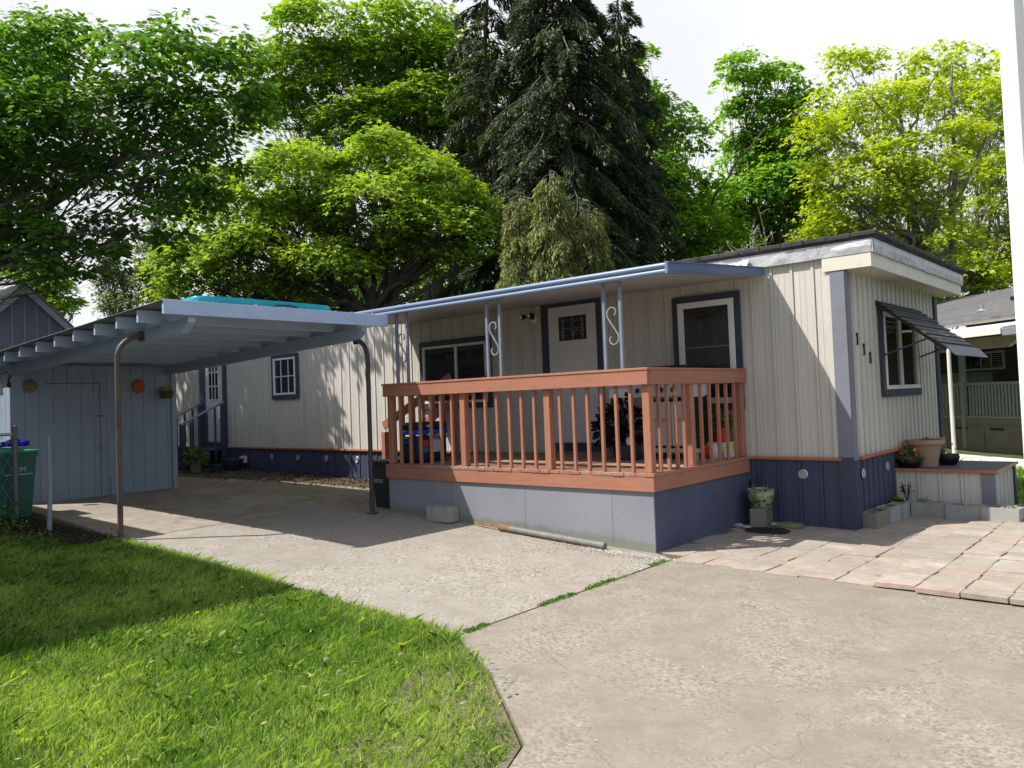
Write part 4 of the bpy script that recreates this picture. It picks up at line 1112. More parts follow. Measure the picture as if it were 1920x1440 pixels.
# metal pipe on the driveway
PI_ = thing('drive_pipe', 'long grey steel pipe with rusty pointed end lying along the porch base', 'pipe', (-2.7, -2.3, .1))
A_ = Vector((-3.27, -2.43, hx(-3.27)+.045)); B_ = Vector((-1.74, -2.505, hx(-1.74)+.040))
m = MB(); m.tube([A_, A_+(B_-A_)*.01, B_], [.036, .036, .036], 18); m.build('tube', M['rustpipe'], PI_, True)
RU = mat('orange_rust', (.19, .095, .055), .85, .35, 14, .4)
m = MB(); m.tube([A_-(B_-A_)*.012, A_+(B_-A_)*.02, A_+(B_-A_)*.10], [.041, .041, .0365], 18); m.build('rusty_collar', RU, PI_, True)
m = MB(); m.obox(A_+Vector((-.24, .03, .012)), (.24, -.02, .0), (0, .006, .014), (0, .006, -.002)); m.build('point', RU, PI_)
m.v = []; 
# thin plastic stake and chain-link fence at the lawn corner
m = MB(); m.tube([(-7.59, -5.84, .17), (-7.57, -5.83, .75), (-7.585, -5.83, 1.41)], [.030, .026, .018], 12)
tag(m.build('plastic_stake', mat('pale_plastic_pipe', (.26, .29, .37), .5, .1, 5), None, True), 'thin pale plastic pipe standing upright in the soil left of the carport post', 'stake')
FN = thing('chain_link_fence', 'chain-link fence end post with top rail beside the green bin', 'fence', (-9.15, -5.72, .27))
m = MB(); m.tube([(-9.15, -5.72, .20), (-9.15, -5.72, 1.50)], .033, 14); m.lathe([(.036, 0), (.038, .03), (.028, .06), (.0, .075)], (-9.15, -5.72, 1.48), 14)
for z in (.5, .9, 1.36): m.lathe([(.037, 0), (.037, .03)], (-9.15, -5.72, z), 14)
m.build('post', mat('dark_galvanised', (.15, .16, .165), .5, .2, 8, metal=.3), FN, True)
m = MB(); m.tube([(-9.15, -5.74, 1.43), (-9.3, -8.9, 1.43)], .021, 12); m.build('rail', M['galv'], FN, True)
m = MB()
for i in range(28):
    y = -5.76-i*.11
    for s in (1, -1):
        for j in range(10):
            z = .28+j*.112
            a = y-(j % 2)*.055*s; b_ = y-((j+1) % 2)*.055*s
            m.tube([(-9.15+(a+5.72)*.05, a, z), (-9.15+(b_+5.72)*.05, b_, z+.112)], .0022, 4, False)
m.build('mesh', M['galv'], FN)

# green wheeled bin with blue crumpled cover on the lid
GB = thing('wheelie_bin', 'green wheeled bin with bright lid behind the fence post by the shed', 'bin', (-9.55, -5.80, .27))
def binbody(cx_, cy_, z0, w, d, h, t=.84):
    m = MB(); vs = []
    for z, s in ((0, t), (h*.92, 1.0), (h*.92, 1.05), (h, 1.05)):
        for sx, sy in ((-1, -1), (1, -1), (1, 1), (-1, 1)): vs.append((cx_+sx*w/2*s, cy_+sy*d/2*s, z0+z))
    m.add(vs, [(3, 2, 1, 0)]+[(4*i+k, 4*i+(k+1) % 4, 4*i+4+(k+1) % 4, 4*i+4+k) for i in range(3) for k in range(4)]+[(12, 13, 14, 15)])
    return m
binbody(-9.62, -5.76, .275, .60, .72, .90).build('body', M['greenbin'], GB)
m = MB(); vs = []
for sx, sy, z in ((-1, -1, 0), (1, -1, 0), (1, 1, 0), (-1, 1, 0)): vs.append((-9.62+sx*.335, -5.76+sy*.40, 1.172))
vs += [(-9.62-.335, -5.76-.40, 1.20), (-9.62+.335, -5.76-.40, 1.195), (-9.62+.335, -5.76+.40, 1.195), (-9.62-.335, -5.76+.40, 1.20), (-9.62-.2, -5.76, 1.25), (-9.62+.2, -5.76, 1.24)]
m.add(vs, [(0, 1, 5, 4), (1, 2, 6, 5), (2, 3, 7, 6), (3, 0, 4, 7), (4, 5, 9, 8), (5, 6, 9), (6, 7, 8, 9), (7, 4, 8)]); m.build('lid', M['greenlid'], GB)
text_mesh('WM', .10, 'marking', M['whitelabel'], (-9.322, -5.62, .90), (0, 1, 0), (0.02, 0, 1), parent=GB)
MB().box(-9.330, -9.320, -5.80, -5.45, .862, .874).build('marking', M['whitelabel'], GB)
for y in (-6.02, -5.50):
    m = MB(); m.lathe([(.10, -.025), (.10, .025)], (0, 0, 0), 18); m.v = [(-9.90+a, y+c, .375+b_) for a, b_, c in m.v]; m.build('wheel', M['black'], GB)
bm = bmesh.new(); bmesh.ops.create_icosphere(bm, subdivisions=3, radius=1)
for v in bm.verts:
    n_ = .82+.18*math.sin(v.co.x*7+v.co.y*5)*math.sin(v.co.z*6+v.co.y*9)+random.uniform(-.04, .04); v.co = Vector((v.co.x*.16*n_, v.co.y*.22*n_, max(-.3, v.co.z)*.085*n_))
m = MB(); m.bm(bm); m.v = [(x-9.50, y-5.62, z+1.275) for x, y, z in m.v]
tag(m.build('tarp_bundle', M['cobalt'], None, True), 'crumpled cobalt-blue plastic bundle on top of the green bin lid', 'tarp')
# charcoal bin left of the deck
DB = thing('wheelie_bin', 'charcoal wheeled bin tucked between the carport post and the deck', 'bin', (-5.75, -2.0, .2))
m = binbody(-5.72, -1.98, hx(-5.72)+.01, .42, .46, .62, .80); m.build('body', M['darkbin'], DB)
m = MB(); m.box(-5.945, -5.495, -2.235, -1.73, hx(-5.72)+.632, hx(-5.72)+.665, .01); m.tube([(-5.93, -2.25, .83), (-5.51, -2.25, .83)], .014, 8); m.build('lid', M['black'], DB)
m = MB()
for k in range(3): m.box(-5.86, -5.66, -2.222-.003, -2.214, .55+k*.02, .556+k*.02)
m.build('marking', M['whitelabel'], DB)

# ------------------------------------------------------------------ things on the deck
BX = thing('storage_box', 'navy-black plastic box with blue bands and stickers behind the left deck railing', 'plastic box', (-5.12, -1.9, .832))
m = MB(); m.box(-5.30, -4.95, -2.16, -1.62, .845, 1.19, .03); m.build('body', M['navyplastic'], BX, True)
m = MB(); m.box(-5.31, -4.94, -2.17, -1.61, 1.283, 1.385, .03); m.build('lid', M['navyplastic'], BX, True)
m = MB(); m.box(-5.315, -4.935, -2.175, -1.605, 1.215, 1.281, .02); m.box(-5.304, -5.10, -2.178, -2.14, 1.10, 1.125, .006); m.build('band', M['blueband'], BX, True)
text_mesh('KOO', .075, 'marking', M['whitelabel'], (-4.945, -1.88, 1.15), (0, 1, 0), (0, 0, 1), parent=BX)
MB().box(-4.951, -4.9455, -2.08, -1.99, 1.075, 1.14).build('sticker', M['redlabel'], BX)
MB().box(-4.951, -4.9455, -2.08, -1.99, .97, 1.07).build('sticker', M['teallabel'], BX)
MB().box(-4.951, -4.9455, -1.92, -1.72, .97, 1.14).build('sticker', M['whitelabel'], BX)
MB().box(-4.9455, -4.938, -2.02, -1.93, 1.315, 1.345, .002).build('sticker', M['whitelabel'], BX)
for x, y in ((-5.28, -2.12), (-4.97, -2.12), (-4.97, -1.66)): MB().box(x-.03, x+.03, y-.03, y+.03, .832, .85, .005).build('foot', M['black'], BX)

GR = thing('barbecue_grill', 'silver gas barbecue with round control knobs behind the deck corner railing', 'grill', (-2.0, -.5, .832))
m = MB()
m.extrude([(-.78, 1.60), (-.80, 1.62), (-.72, 1.80), (-.62, 1.80), (-.62, 1.60)], 'x', -2.45, -1.62); m.build('control_panel', M['steel'], GR)
m = MB(); m.box(-2.80, -2.455, -.76, -.25, 1.74, 1.79, .006); m.extrude([(-.775, 1.62), (-.735, 1.79), (-.72, 1.79), (-.74, 1.62)], 'x', -2.78, -2.46); m.build('side_shelf', M['steel'], GR)
m = MB(); m.box(-1.615, -1.33, -.76, -.25, 1.75, 1.79, .006); m.add([(-1.615, -.775, 1.60), (-1.42, -.775, 1.60), (-1.34, -.755, 1.66), (-1.34, -.735, 1.79), (-1.615, -.735, 1.79)], [(0, 1, 2, 3, 4)]); m.build('side_shelf', M['steel'], GR)
for x in (-2.34, -2.17, -2.0, -1.83, -1.68):
    k = MB(); k.lathe([(.028, 0), (.030, .006), (.022, .010), (.019, .032), (.0, .034)], (0, 0, 0), 18)
    k.v = [(x+a, -.775-c*.93, 1.70+b_-c*.35) for a, b_, c in k.v]; k.build('knob', M['black'], GR, True)
    k = MB(); k.tube([(x+.036*math.cos(a), -.768-.0135*math.sin(a)*-1-.012, 1.70+.036*math.sin(a)) for a in [i*2*PI/16 for i in range(17)]], .0035, 5, False); k.build('knob_ring', M['galv'], GR)
m = MB(); m.box(-2.22, -1.60, -.70, -.28, .95, 1.575, .005); m.build('cabinet', M['black'], GR)
for a, b_ in ((-2.215, -1.915), (-1.905, -1.605)):
    d = MB().box(a, b_, -.722, -.7015, 1.0, 1.55, .004).build('cabinet_door', M['steel'], GR)
    MB().tube([(a+.06, -.722, 1.32), (a+.06, -.75, 1.32), (b_-.06, -.75, 1.32), (b_-.06, -.722, 1.32)], .008, 8).build('handle', M['galv'], d, True)
MB().box(-2.27, -1.56, -.73, -.27, .915, .97, .005).build('base_rail', M['steel'], GR)
for x in (-2.2, -1.63):
    for y in (-.66, -.33): k = MB(); k.lathe([(.035, -.014), (.035, .014)], (0, 0, 0), 14); k.v = [(x+c, y+a, .872+b_) for a, b_, c in k.v]; k.build('wheel', M['black'], GR)
m = MB(); m.extrude([(-.74, 1.805), (-.72, 1.90), (-.62, 1.985), (-.45, 2.01), (-.30, 1.96), (-.27, 1.805)], 'x', -2.42, -1.65); m.build('lid', M['black'], GR, False)

def foliage_ball(name, c, r, n, size, shape, m_, parent, zs=1.0, up=.6):
    P = R.normal(size=(n, 3)); P /= np.linalg.norm(P, axis=1, keepdims=True); rad = R.uniform(.35, 1, n)**.6
    A = P*[1, 1, .6]+R.normal(size=(n, 3))*.4; N = P*.5+R.normal(size=(n, 3))*.4+[0, 0, up]
    P = P*rad[:, None]*[r, r, r*zs]+np.array(c)
    loc = (0, 0, 0); q = parent
    while q is not None: loc = tuple(Vector(loc)+q.location); q = q.parent
    return leaves(name, P, A, N, R.uniform(.6, 1.2, n)*size, shape, m_, np.clip(R.normal(.5, .25, n), 0, 1), parent, loc)
def potplant(name, label, loc, prof, pm, fol=None, group=None, part='pot', cat='plant pot', sx=1):
    o = thing(name, label, cat, loc, group)
    m = MB(); m.lathe(prof, loc, 26, sx, 1); m.build(part, pm, o, True)
    if fol:
        rtop = prof[-1][0]; zt = max(p[1] for p in prof)
        MB().lathe([(0, 0), (rtop*.93, 0), (rtop*.93, .008), (0, .012)], (loc[0], loc[1], loc[2]+zt*.86), 20).build('soil', M['soil'], o)
        for (dz, r, n, s, shp, fm, zs) in fol: foliage_ball('foliage', (loc[0], loc[1], loc[2]+zt+dz), r, n, s, shp, fm, o, zs)
    return o
TP = lambda r0, r1, h: [(r0, 0), (r1*.97, h*.86), (r1*1.04, h*.87), (r1*1.05, h), (r1*.92, h), (r1*.9, h*.85)]
potplant('potted_plant', 'large dark leafy plant in a black pot between the front door and the grill', (-2.62, -.75, .832), TP(.10, .14, .22), M['black'], [(.22, .26, 170, .17, OVAL, M['darkplant'], 1.2)], cat='potted plant')
potplant('potted_plant', 'smaller dark plant with arching stems just right of the front door', (-2.95, -.52, .832), TP(.09, .13, .20), M['cinderdk'], [(.16, .20, 120, .13, OVAL, M['darkplant'], 1.0)], cat='potted plant')
MB().box(-2.50, -2.30, -.98, -.80, .832, 1.00, .01)
c_ = MB().box(-2.52, -2.30, -.98, -.80, .833, 1.02, .012); tag(c_.build('crate', M['darkbin'], None), 'small dark plastic crate on the deck floor left of the grill', 'crate')
c_ = MB(); c_.lathe([(.05, 0), (.055, .08), (.03, .10), (.03, .12), (0, .12)], (-2.41, -.89, 1.021), 18); c_.build
jo = thing('squeeze_bottle', 'small white bottle with red cap on the dark crate', 'bottle', (-2.41, -.89, 1.021)); c_.build('body', M['white'], jo, True)
MB().lathe([(.036, 0), (.036, .03), (.02, .04), (0, .04)], (-2.41, -.89, 1.122), 16).build('cap', M['redlabel'], jo, True)
sh_ = thing('plant_shelf', 'low white two-legged plant shelf at the right end of the deck', 'shelf', (-1.55, -.25, .832))
MB().box(-1.80, -1.36, -.40, -.10, .995, 1.02, .003).build('top', M['white'], sh_)
for x in (-1.78, -1.38): MB().box(x-.015, x+.015, -.39, -.11, .833, .994, .002).build('leg', M['white'], sh_)
potplant('potted_plant', 'red rectangular planter with trailing greenery on the white shelf', (-1.49, -.24, 1.021), [(.075, 0), (.09, .15), (.10, .155), (.10, .185), (.088, .185), (.085, .15)], M['redpot'], [(.07, .13, 150, .08, OVAL, M['houseplant'], .9)], cat='potted plant', sx=1.15)
potplant('potted_plant', 'cream patterned pot with tall leafy plant at the left of the white shelf', (-1.72, -.26, 1.021), TP(.06, .085, .14), M['jar'], [(.16, .19, 240, .10, OVAL, M['houseplant'], 1.3)], cat='potted plant')
potplant('plant_pot', 'tall mint-green cylinder pot beside the deck side post', (-1.66, -.62, .832), [(.05, 0), (.055, .25), (.058, .26), (.048, .26), (.046, .23)], M['mint'], [(.08, .09, 60, .07, OVAL, M['houseplant'], 1.0)])
potplant('plant_pot', 'dark red tapered pot on the deck floor under the shelf', (-1.56, -.52, .832), TP(.06, .085, .17), M['redpot'])
potplant('plant_jar', 'round white jar with narrow neck between the deck balusters', (-1.44, -.53, .832), [(.04, 0), (.062, .03), (.070, .09), (.055, .15), (.032, .175), (.034, .19), (.026, .19)], M['jar'], cat='jar')
potplant('plant_pot', 'mint-green footed goblet pot at the far right of the deck', (-1.42, -.34, .832), [(.045, 0), (.04, .02), (.024, .035), (.05, .07), (.072, .13), (.078, .18), (.068, .18), (.06, .13)], M['mint'])
potplant('plant_pot', 'bright yellow square-looking pot at the deck railing end', (-1.42, -.19, .832), TP(.05, .07, .18), M['yellowpot'])
# pots on the entry step
potplant('terracotta_planter', 'large sandy terracotta planter with moulded rim on the entry step', (.30, 1.98, .575), [(.135, 0), (.14, .02), (.175, .20), (.205, .285), (.235, .29), (.240, .30), (.238, .345), (.225, .35), (.205, .345), (.195, .28)], M['terracotta'], [(-.03, .09, 50, .05, OVAL, M['houseplant'], .5)], cat='planter')
potplant('black_bowl_planter', 'low black bowl of pink and cream flowers in front of the terracotta planter', (.165, 1.72, .575), [(.10, 0), (.13, .03), (.16, .09), (.155, .115), (.145, .115), (.135, .08)], M['blackpot'],
         [(.02, .13, 60, .09, OVAL, M['houseplant'], .5), (.05, .12, 55, .06, OVAL, M['flower_pink'], .6), (.04, .11, 25, .06, OVAL, M['flower_cream'], .6)], cat='planter')
potplant('black_bowl_planter', 'second black bowl half hidden at the right of the terracotta planter', (.50, 2.26, .575), [(.09, 0), (.12, .03), (.14, .10), (.13, .14), (.12, .14), (.11, .1)], M['blackpot'],
         [(.05, .09, 30, .06, OVAL, M['flower_pink'], .8)], cat='planter')
# pots by the back stoop
potplant('potted_plant', 'grey pot with bushy green plant at the foot of the back stoop', (-13.15, -1.10, .355), TP(.10, .14, .24), M['cinderdk'], [(.08, .22, 230, .12, OVAL, M['weed'], .7)], cat='potted plant')
potplant('plant_pot', 'empty low dark pot beside the bushy plant near the back stoop', (-12.72, -.86, .35), TP(.11, .14, .17), M['darkbin'])
potplant('plant_pot', 'wide dark bowl-shaped pot against the navy skirting by the back stoop', (-12.85, -.42, .35), [(.14, 0), (.20, .06), (.23, .20), (.24, .24), (.21, .24), (.19, .2)], M['darkbin'])
VN = thing('climbing_plant', 'yellow-green climbing plant at the left of the back stoop', 'plant', (-14.95, -1.0, .4))
MB().tube([(-14.9, -1.0, .36), (-14.92, -.98, .8), (-14.86, -1.02, 1.25)], .012, 6).build('stem', M['twig'], VN)
foliage_ball('foliage', (-14.88, -1.0, .75), .22, 130, .14, OVAL, M['weed'], VN, 1.8)

# ------------------------------------------------------------------ neighbouring houses
def shingles(name, c):
    t = NT(name)
    br = t.add('ShaderNodeTexBrick'); br.inputs['Scale'].default_value = 1.0
    tc = t.add('ShaderNodeTexCoord'); mp = t.add('ShaderNodeMapping'); mp.inputs['Rotation'].default_value = (0, 0, math.atan2(.62, .78))
    t.link(tc.outputs['Object'], mp.inputs['Vector']); t.link(mp.outputs[0], br.inputs['Vector'])
    br.inputs['Brick Width'].default_value = .30; br.inputs['Row Height'].default_value = .14; br.inputs['Mortar Size'].default_value = .006
    br.inputs['Color1'].default_value = (*[x*.75 for x in c], 1); br.inputs['Color2'].default_value = (*[x*1.25 for x in c], 1); br.inputs['Mortar'].default_value = (*[x*.4 for x in c], 1)
    a = t.mix(t.ramp(t.noise(14, 6, .7), [(.35, 0), (.7, .5)]), br.outputs['Color'], tuple(x*1.35 for x in c))
    t.link(a, t.p.inputs['Base Color']); t.p.inputs['Roughness'].default_value = .9
    t.bump(br.outputs['Fac'], .4, .01); return t.m
NH = thing('neighbour_house', 'dark-walled neighbouring house with grey shingle roof, white awning and slatted porch railing', 'house', tuple(NP0+Vector((0, 0, 0))))
def nb(s0, s1, o0, o1, z0, z1, mb=None, b=0.0):
    mb = mb or MB(); c = NPt((s0+s1)/2, (o0+o1)/2, (z0+z1)/2)
    return mb.obox(c, ndir*((s1-s0)/2), nnor*((o1-o0)/2), Vector((0, 0, (z1-z0)/2)), b)
masonry = mat('taupe_masonry_base', (.165, .148, .125), .85, .12, 2.2, .2, 60, dirt=((.10, .09, .08), 4, .6, .4))
nb(-6, 9, -.15, 0, -.1, .77).build('base_wall', masonry, NH)
m = MB()
for s in (-2.6, -.62, .52, 2.2, 3.4): nb(s-.21, s+.21, .001, .008, .50, .565, m)
m.build('vent_slots', M['black'], NH)
m = MB()
for s in (-1.0, -.98+1.1, 1.25): nb(s-.004, s+.004, .001, .006, -.05, .62, m)
nb(-.9, .05, .001, .006, .615, .623, m); nb(.15, 1.2, .001, .006, .615, .623, m)
m.build('panel_joints', M['soil'], NH)
RL = mat('sage_grey_rail_paint', (.23, .26, .25), .6, .1, 5)
nb(-6, 9, -.10, -.02, 1.58, 1.65, None, .004).build('top_rail', RL, NH)
nb(-6, 9, -.10, -.02, .775, .84, None, .004).build('bottom_rail', RL, NH)
for i in range(72):
    s = -3.2+i*.102
    if abs(s+.53) < .09: continue
    nb(s-.03, s+.03, -.075, -.045, .841, 1.579, None, .002).build('baluster', RL, NH)
for s in (-2.9, -.53, 2.0, 4.4): nb(s-.055, s+.055, -.101, .02, .0, 2.9, None, .005).build('porch_post', RL, NH)
nb(-8, 11, -1.85, -1.65, 0, 3.1).build('wall', mat('dark_brown_lap_siding', (.085, .075, .062), .75, .15, 3, .3, 30, stretch=(.3, .3, 3)), NH)
wn_ = nb(-2.45, -.92, -1.649, -1.60, 1.97, 2.46, None, .003).build('window', M['beigepaint'], NH)
m = MB(); nb(-2.39, -1.72, -1.5995, -1.594, 2.03, 2.40, m); nb(-1.66, -.98, -1.5995, -1.594, 2.03, 2.40, m); m.build('pane', M['glass'], wn_)
m = MB()
for k in range(7): nb(-1.64, -1.0, -1.5935, -1.590, 2.05+k*.05, 2.062+k*.05, m)
nb(-1.34, -1.31, -1.5936, -1.588, 2.03, 2.40, m); m.build('blind', M['beigepaint'], wn_)
WH = mat('white_awning_metal', (.66, .655, .62), .45, .06, 3)
ce = MB(); ce.obox(NPt(1.5, -.8, 2.93), ndir*9.5, nnor*.86+Vector((0, 0, -.06)), (0, 0, .02)); ce.build('porch_ceiling', mat('tan_soffit', (.30, .26, .2), .7, .1, 3), NH)
# stepped white fascias of the awning
nb(-8, 9, .02, .10, 3.06, 3.18, None, .004).build('eave_fascia', WH, NH)
m = MB(); m.obox(NPt(-2.45, 1.05, 2.86), ndir*5.55, nnor*1.02+Vector((0, 0, -.13)), (0, 0, .018)); m.build('awning_roof', WH, NH)
nb(-8, 3.08, 2.05, 2.10, 2.60, 2.735, None, .004).build('awning_fascia', WH, NH)
nb(-8, 3.30, 1.35, 1.40, 2.76, 2.87, None, .003).build('awning_fascia', WH, NH)
nb(3.09, 3.85, 1.2, 2.08, 2.56, 2.71, None, .01).build('gutter_box', mat('grey_gutter_end', (.20, .21, .23), .5, .1, 4), NH)
m = MB(); vs = []
for o_ in (1.55, 1.64):
    for s, z in ((-7, 2.60), (-7, 2.36), (2.75, 2.36), (3.02, 2.50), (3.02, 2.60)): vs.append(NPt(s, o_, z))
m.add(vs, [(0, 1, 2, 3, 4), (9, 8, 7, 6, 5)]+[(i, (i+1) % 5, 5+(i+1) % 5, 5+i) for i in range(5)]); m.build('awning_beam', mat('tan_beam', (.33, .29, .23), .6, .1, 4), NH)
m = MB(); m.obox(NPt(1.0, -2.35, 3.80), ndir*10, nnor*2.55+Vector((0, 0, -.66)), (0, 0, .035)); m.build('roof', shingles('grey_shingles', (.105, .105, .112)), NH)
m = MB(); m.obox(NPt(1.0, -7.45, 3.80), ndir*10, nnor*2.55+Vector((0, 0, .66)), (0, 0, .035)); m.build('roof', bpy.data.materials['grey_shingles'], NH)
for s, o_, sc in ((-.62, -1.9, 1), (.35, -2.9, 1)):
    p = NPt(s, o_, 3.80+(-2.35-o_)*(-1)*-.259+.06); p.z = 3.80+(-o_-2.35)*.259+.10
    MB().obox(p, ndir*.20, nnor*.11, (0, 0, .05), .02).build('roof_vent', M['black'], NH)
p = NPt(-.75, -.9, 0); p.z = 3.80+(.9-2.35)*.259+.03
MB().lathe([(.13, 0), (.10, .03), (.035, .07), (.03, .19), (.0, .19)], tuple(p), 18).build('vent_pipe', M['galv'], NH, True)
m = MB(); nb(-1.95, -.62, -1.0, -.45, 1.62, 1.86, m, .02); nb(-1.98, -.58, -1.05, -.4, 1.862, 1.90, m, .01)
tag(m.build('storage_chest', RL, None), 'pale grey-green chest standing behind the neighbour porch railing', 'chest')
m = MB(); m.tube([(-1.07, 10.02, -.05), (-1.07, 10.02, 2.60)], .042, 14); tag(m.build('awning_pole', WH, None, True), 'round white pole at the lawn edge holding up the neighbour awning', 'pole')

# gabled grey-blue house at the far left
GH = thing('gabled_house', 'grey-blue board-sided house with pale gable trim behind the shed', 'house', (-16, -3.4, .4))
gy, gz, gr = -3.40, 4.52, .965
m = MB(); prof = [(-5.9, .35), (-1.75, .35), (-1.75, gz-1.65*gr), (gy, gz-.06), (-5.9, gz-2.5*gr)]
vs = [(-16.05, y, z) for y, z in prof]+[(-22, y, z) for y, z in prof]
m.add(vs, [tuple(range(5))]+[(i, (i+1) % 5, 5+(i+1) % 5, 5+i) for i in (0, 1, 4)]+[(9, 8, 7, 6, 5)])
m.build('wall', mat('grey_blue_gable_boards', (.15, .165, .20), .7, .1, 5, .1, stretch=(1, 1, .2)), GH)
m = MB()
for k in range(18): y = -5.8+k*.24; m.box(-16.049, -16.040, y, y+.02, .4, gz-abs(y-gy)*gr-.12)
m.build('wall_battens', M['shed'], GH)
for s in (1, -1):
    m = MB(); e = 1.95 if s > 0 else 2.7
    m.add([(-15.93, gy, gz), (-15.93, gy+s*e, gz-e*gr), (-15.93, gy+s*e, gz-e*gr-.17), (-15.93, gy, gz-.17), (-15.99, gy, gz), (-15.99, gy+s*e, gz-e*gr), (-15.99, gy+s*e, gz-e*gr-.17), (-15.99, gy, gz-.17)],
          [(0, 1, 2, 3), (7, 6, 5, 4), (0, 4, 5, 1), (2, 6, 7, 3), (1, 5, 6, 2)])
    m.build('gable_trim', mat('pale_grey_trim%d' % s, (.36, .375, .40), .6, .06, 3), GH)
    m = MB(); m.add([(-15.90, gy, gz+.012), (-15.90, gy+s*(e+.03), gz-(e+.03)*gr+.012), (-22.2, gy+s*(e+.03), gz-(e+.03)*gr+.012), (-22.2, gy, gz+.012),
                     (-15.90, gy, gz+.055), (-15.90, gy+s*(e+.03), gz-(e+.03)*gr+.055), (-22.2, gy+s*(e+.03), gz-(e+.03)*gr+.055), (-22.2, gy, gz+.055)],
                    [(0, 1, 2, 3), (7, 6, 5, 4), (0, 4, 5, 1), (1, 5, 6, 2)])
    m.build('roof', M['corr'], GH)

# home on the next lot (beside the photographer's left; its roof shades the lawn)
OH = thing('next_lot_home', 'pale mobile home with flat overhanging roof on the next lot, left of the lawn', 'mobile home', (-9, -10, 0))
m = MB(); m.box(-18, -5.35, -12.2, -8.0, .0, 3.7); m.build('wall', M['siding'], OH)
m = MB(); m.box(-18.2, -4.85, -12.5, -7.57, 3.86, 4.0); m.box(-18.2, -8.22, -7.569, -7.05, 3.86, 4.0); m.build('roof', M['rooftar'], OH)
m = MB(); m.box(-18.2, -4.86, -12.48, -7.58, 3.70, 3.858); m.build('fascia', M['beigepaint'], OH)
w_ = MB().box(-5.36, -5.33, -11, -9.8, 1.5, 2.6, .01).build('window', M['white'], OH); MB().box(-5.329, -5.325, -10.92, -9.88, 1.58, 2.52).build('pane', M['glass'], w_)

# near white post at the right
WP = thing('porch_post', 'tall white square post standing close by on the right edge', 'post', (2.69, -6.34, 0))
MB().box(2.62, 2.678, -6.41, -6.25, 0, 3.5, .008).build('shaft', M['white'], WP)
MB().box(2.605, 2.693, -6.425, -6.235, 0, .14, .006).build('base', M['white'], WP)
MB().box(2.60, 2.698, -6.43, -6.23, 3.5, 3.6, .01).build('cap', M['white'], WP)

# ------------------------------------------------------------------ trees
def tubes_np(segs, n=6):
    """segs: list of (points (k,3), radii (k,)) -> arrays"""
    V = []; L = []; off = 0
    for pts, rad in segs:
        pts = np.asarray(pts, float); k = len(pts)
        T = np.gradient(pts, axis=0); T /= np.linalg.norm(T, axis=1, keepdims=True)+1e-9
        ref = np.array([0, 0, 1.0]) if abs(T[0][2]) < .85 else np.array([1.0, 0, 0])
        A = np.cross(T, ref); A /= np.linalg.norm(A, axis=1, keepdims=True)+1e-9; B = np.cross(A, T)
        th = np.arange(n)*2*PI/n
        ring = pts[:, None, :]+np.asarray(rad)[:, None, None]*(A[:, None, :]*np.cos(th)[None, :, None]+B[:, None, :]*np.sin(th)[None, :, None])
        V.append(ring.reshape(-1, 3))
        i = np.arange(k-1)[:, None]*n; j = np.arange(n)[None, :]; j2 = (j+1) % n
        q = np.stack([i+j, i+j2, i+n+j2, i+n+j], -1).reshape(-1, 4)+off
        L.append(q); off += k*n
    V = np.concatenate(V); L = np.concatenate(L)
    return V, L
def tube_obj(name, segs, m, parent, loc, n=6):
    V, L = tubes_np(segs, n)
    o = np_mesh(name, V-np.array(loc), L.ravel(), np.arange(len(L))*4, np.full(len(L), 4), m, None, parent)
    o.data.polygons.foreach_set('use_smooth', [True]*len(o.data.polygons)); return o
def curve(p0, p1, bow, k=6, wob=.0):
    p0, p1 = np.asarray(p0, float), np.asarray(p1, float); t = np.linspace(0, 1, k)[:, None]
    d = np.linalg.norm(p1-p0)
    c = p0*(1-t)+p1*t+np.array(bow)*(4*t*(1-t))*d
    if wob: w = R.normal(0, wob*d, (k, 3)); w[0] = 0; w[-1] = 0; c = c+w
    return c
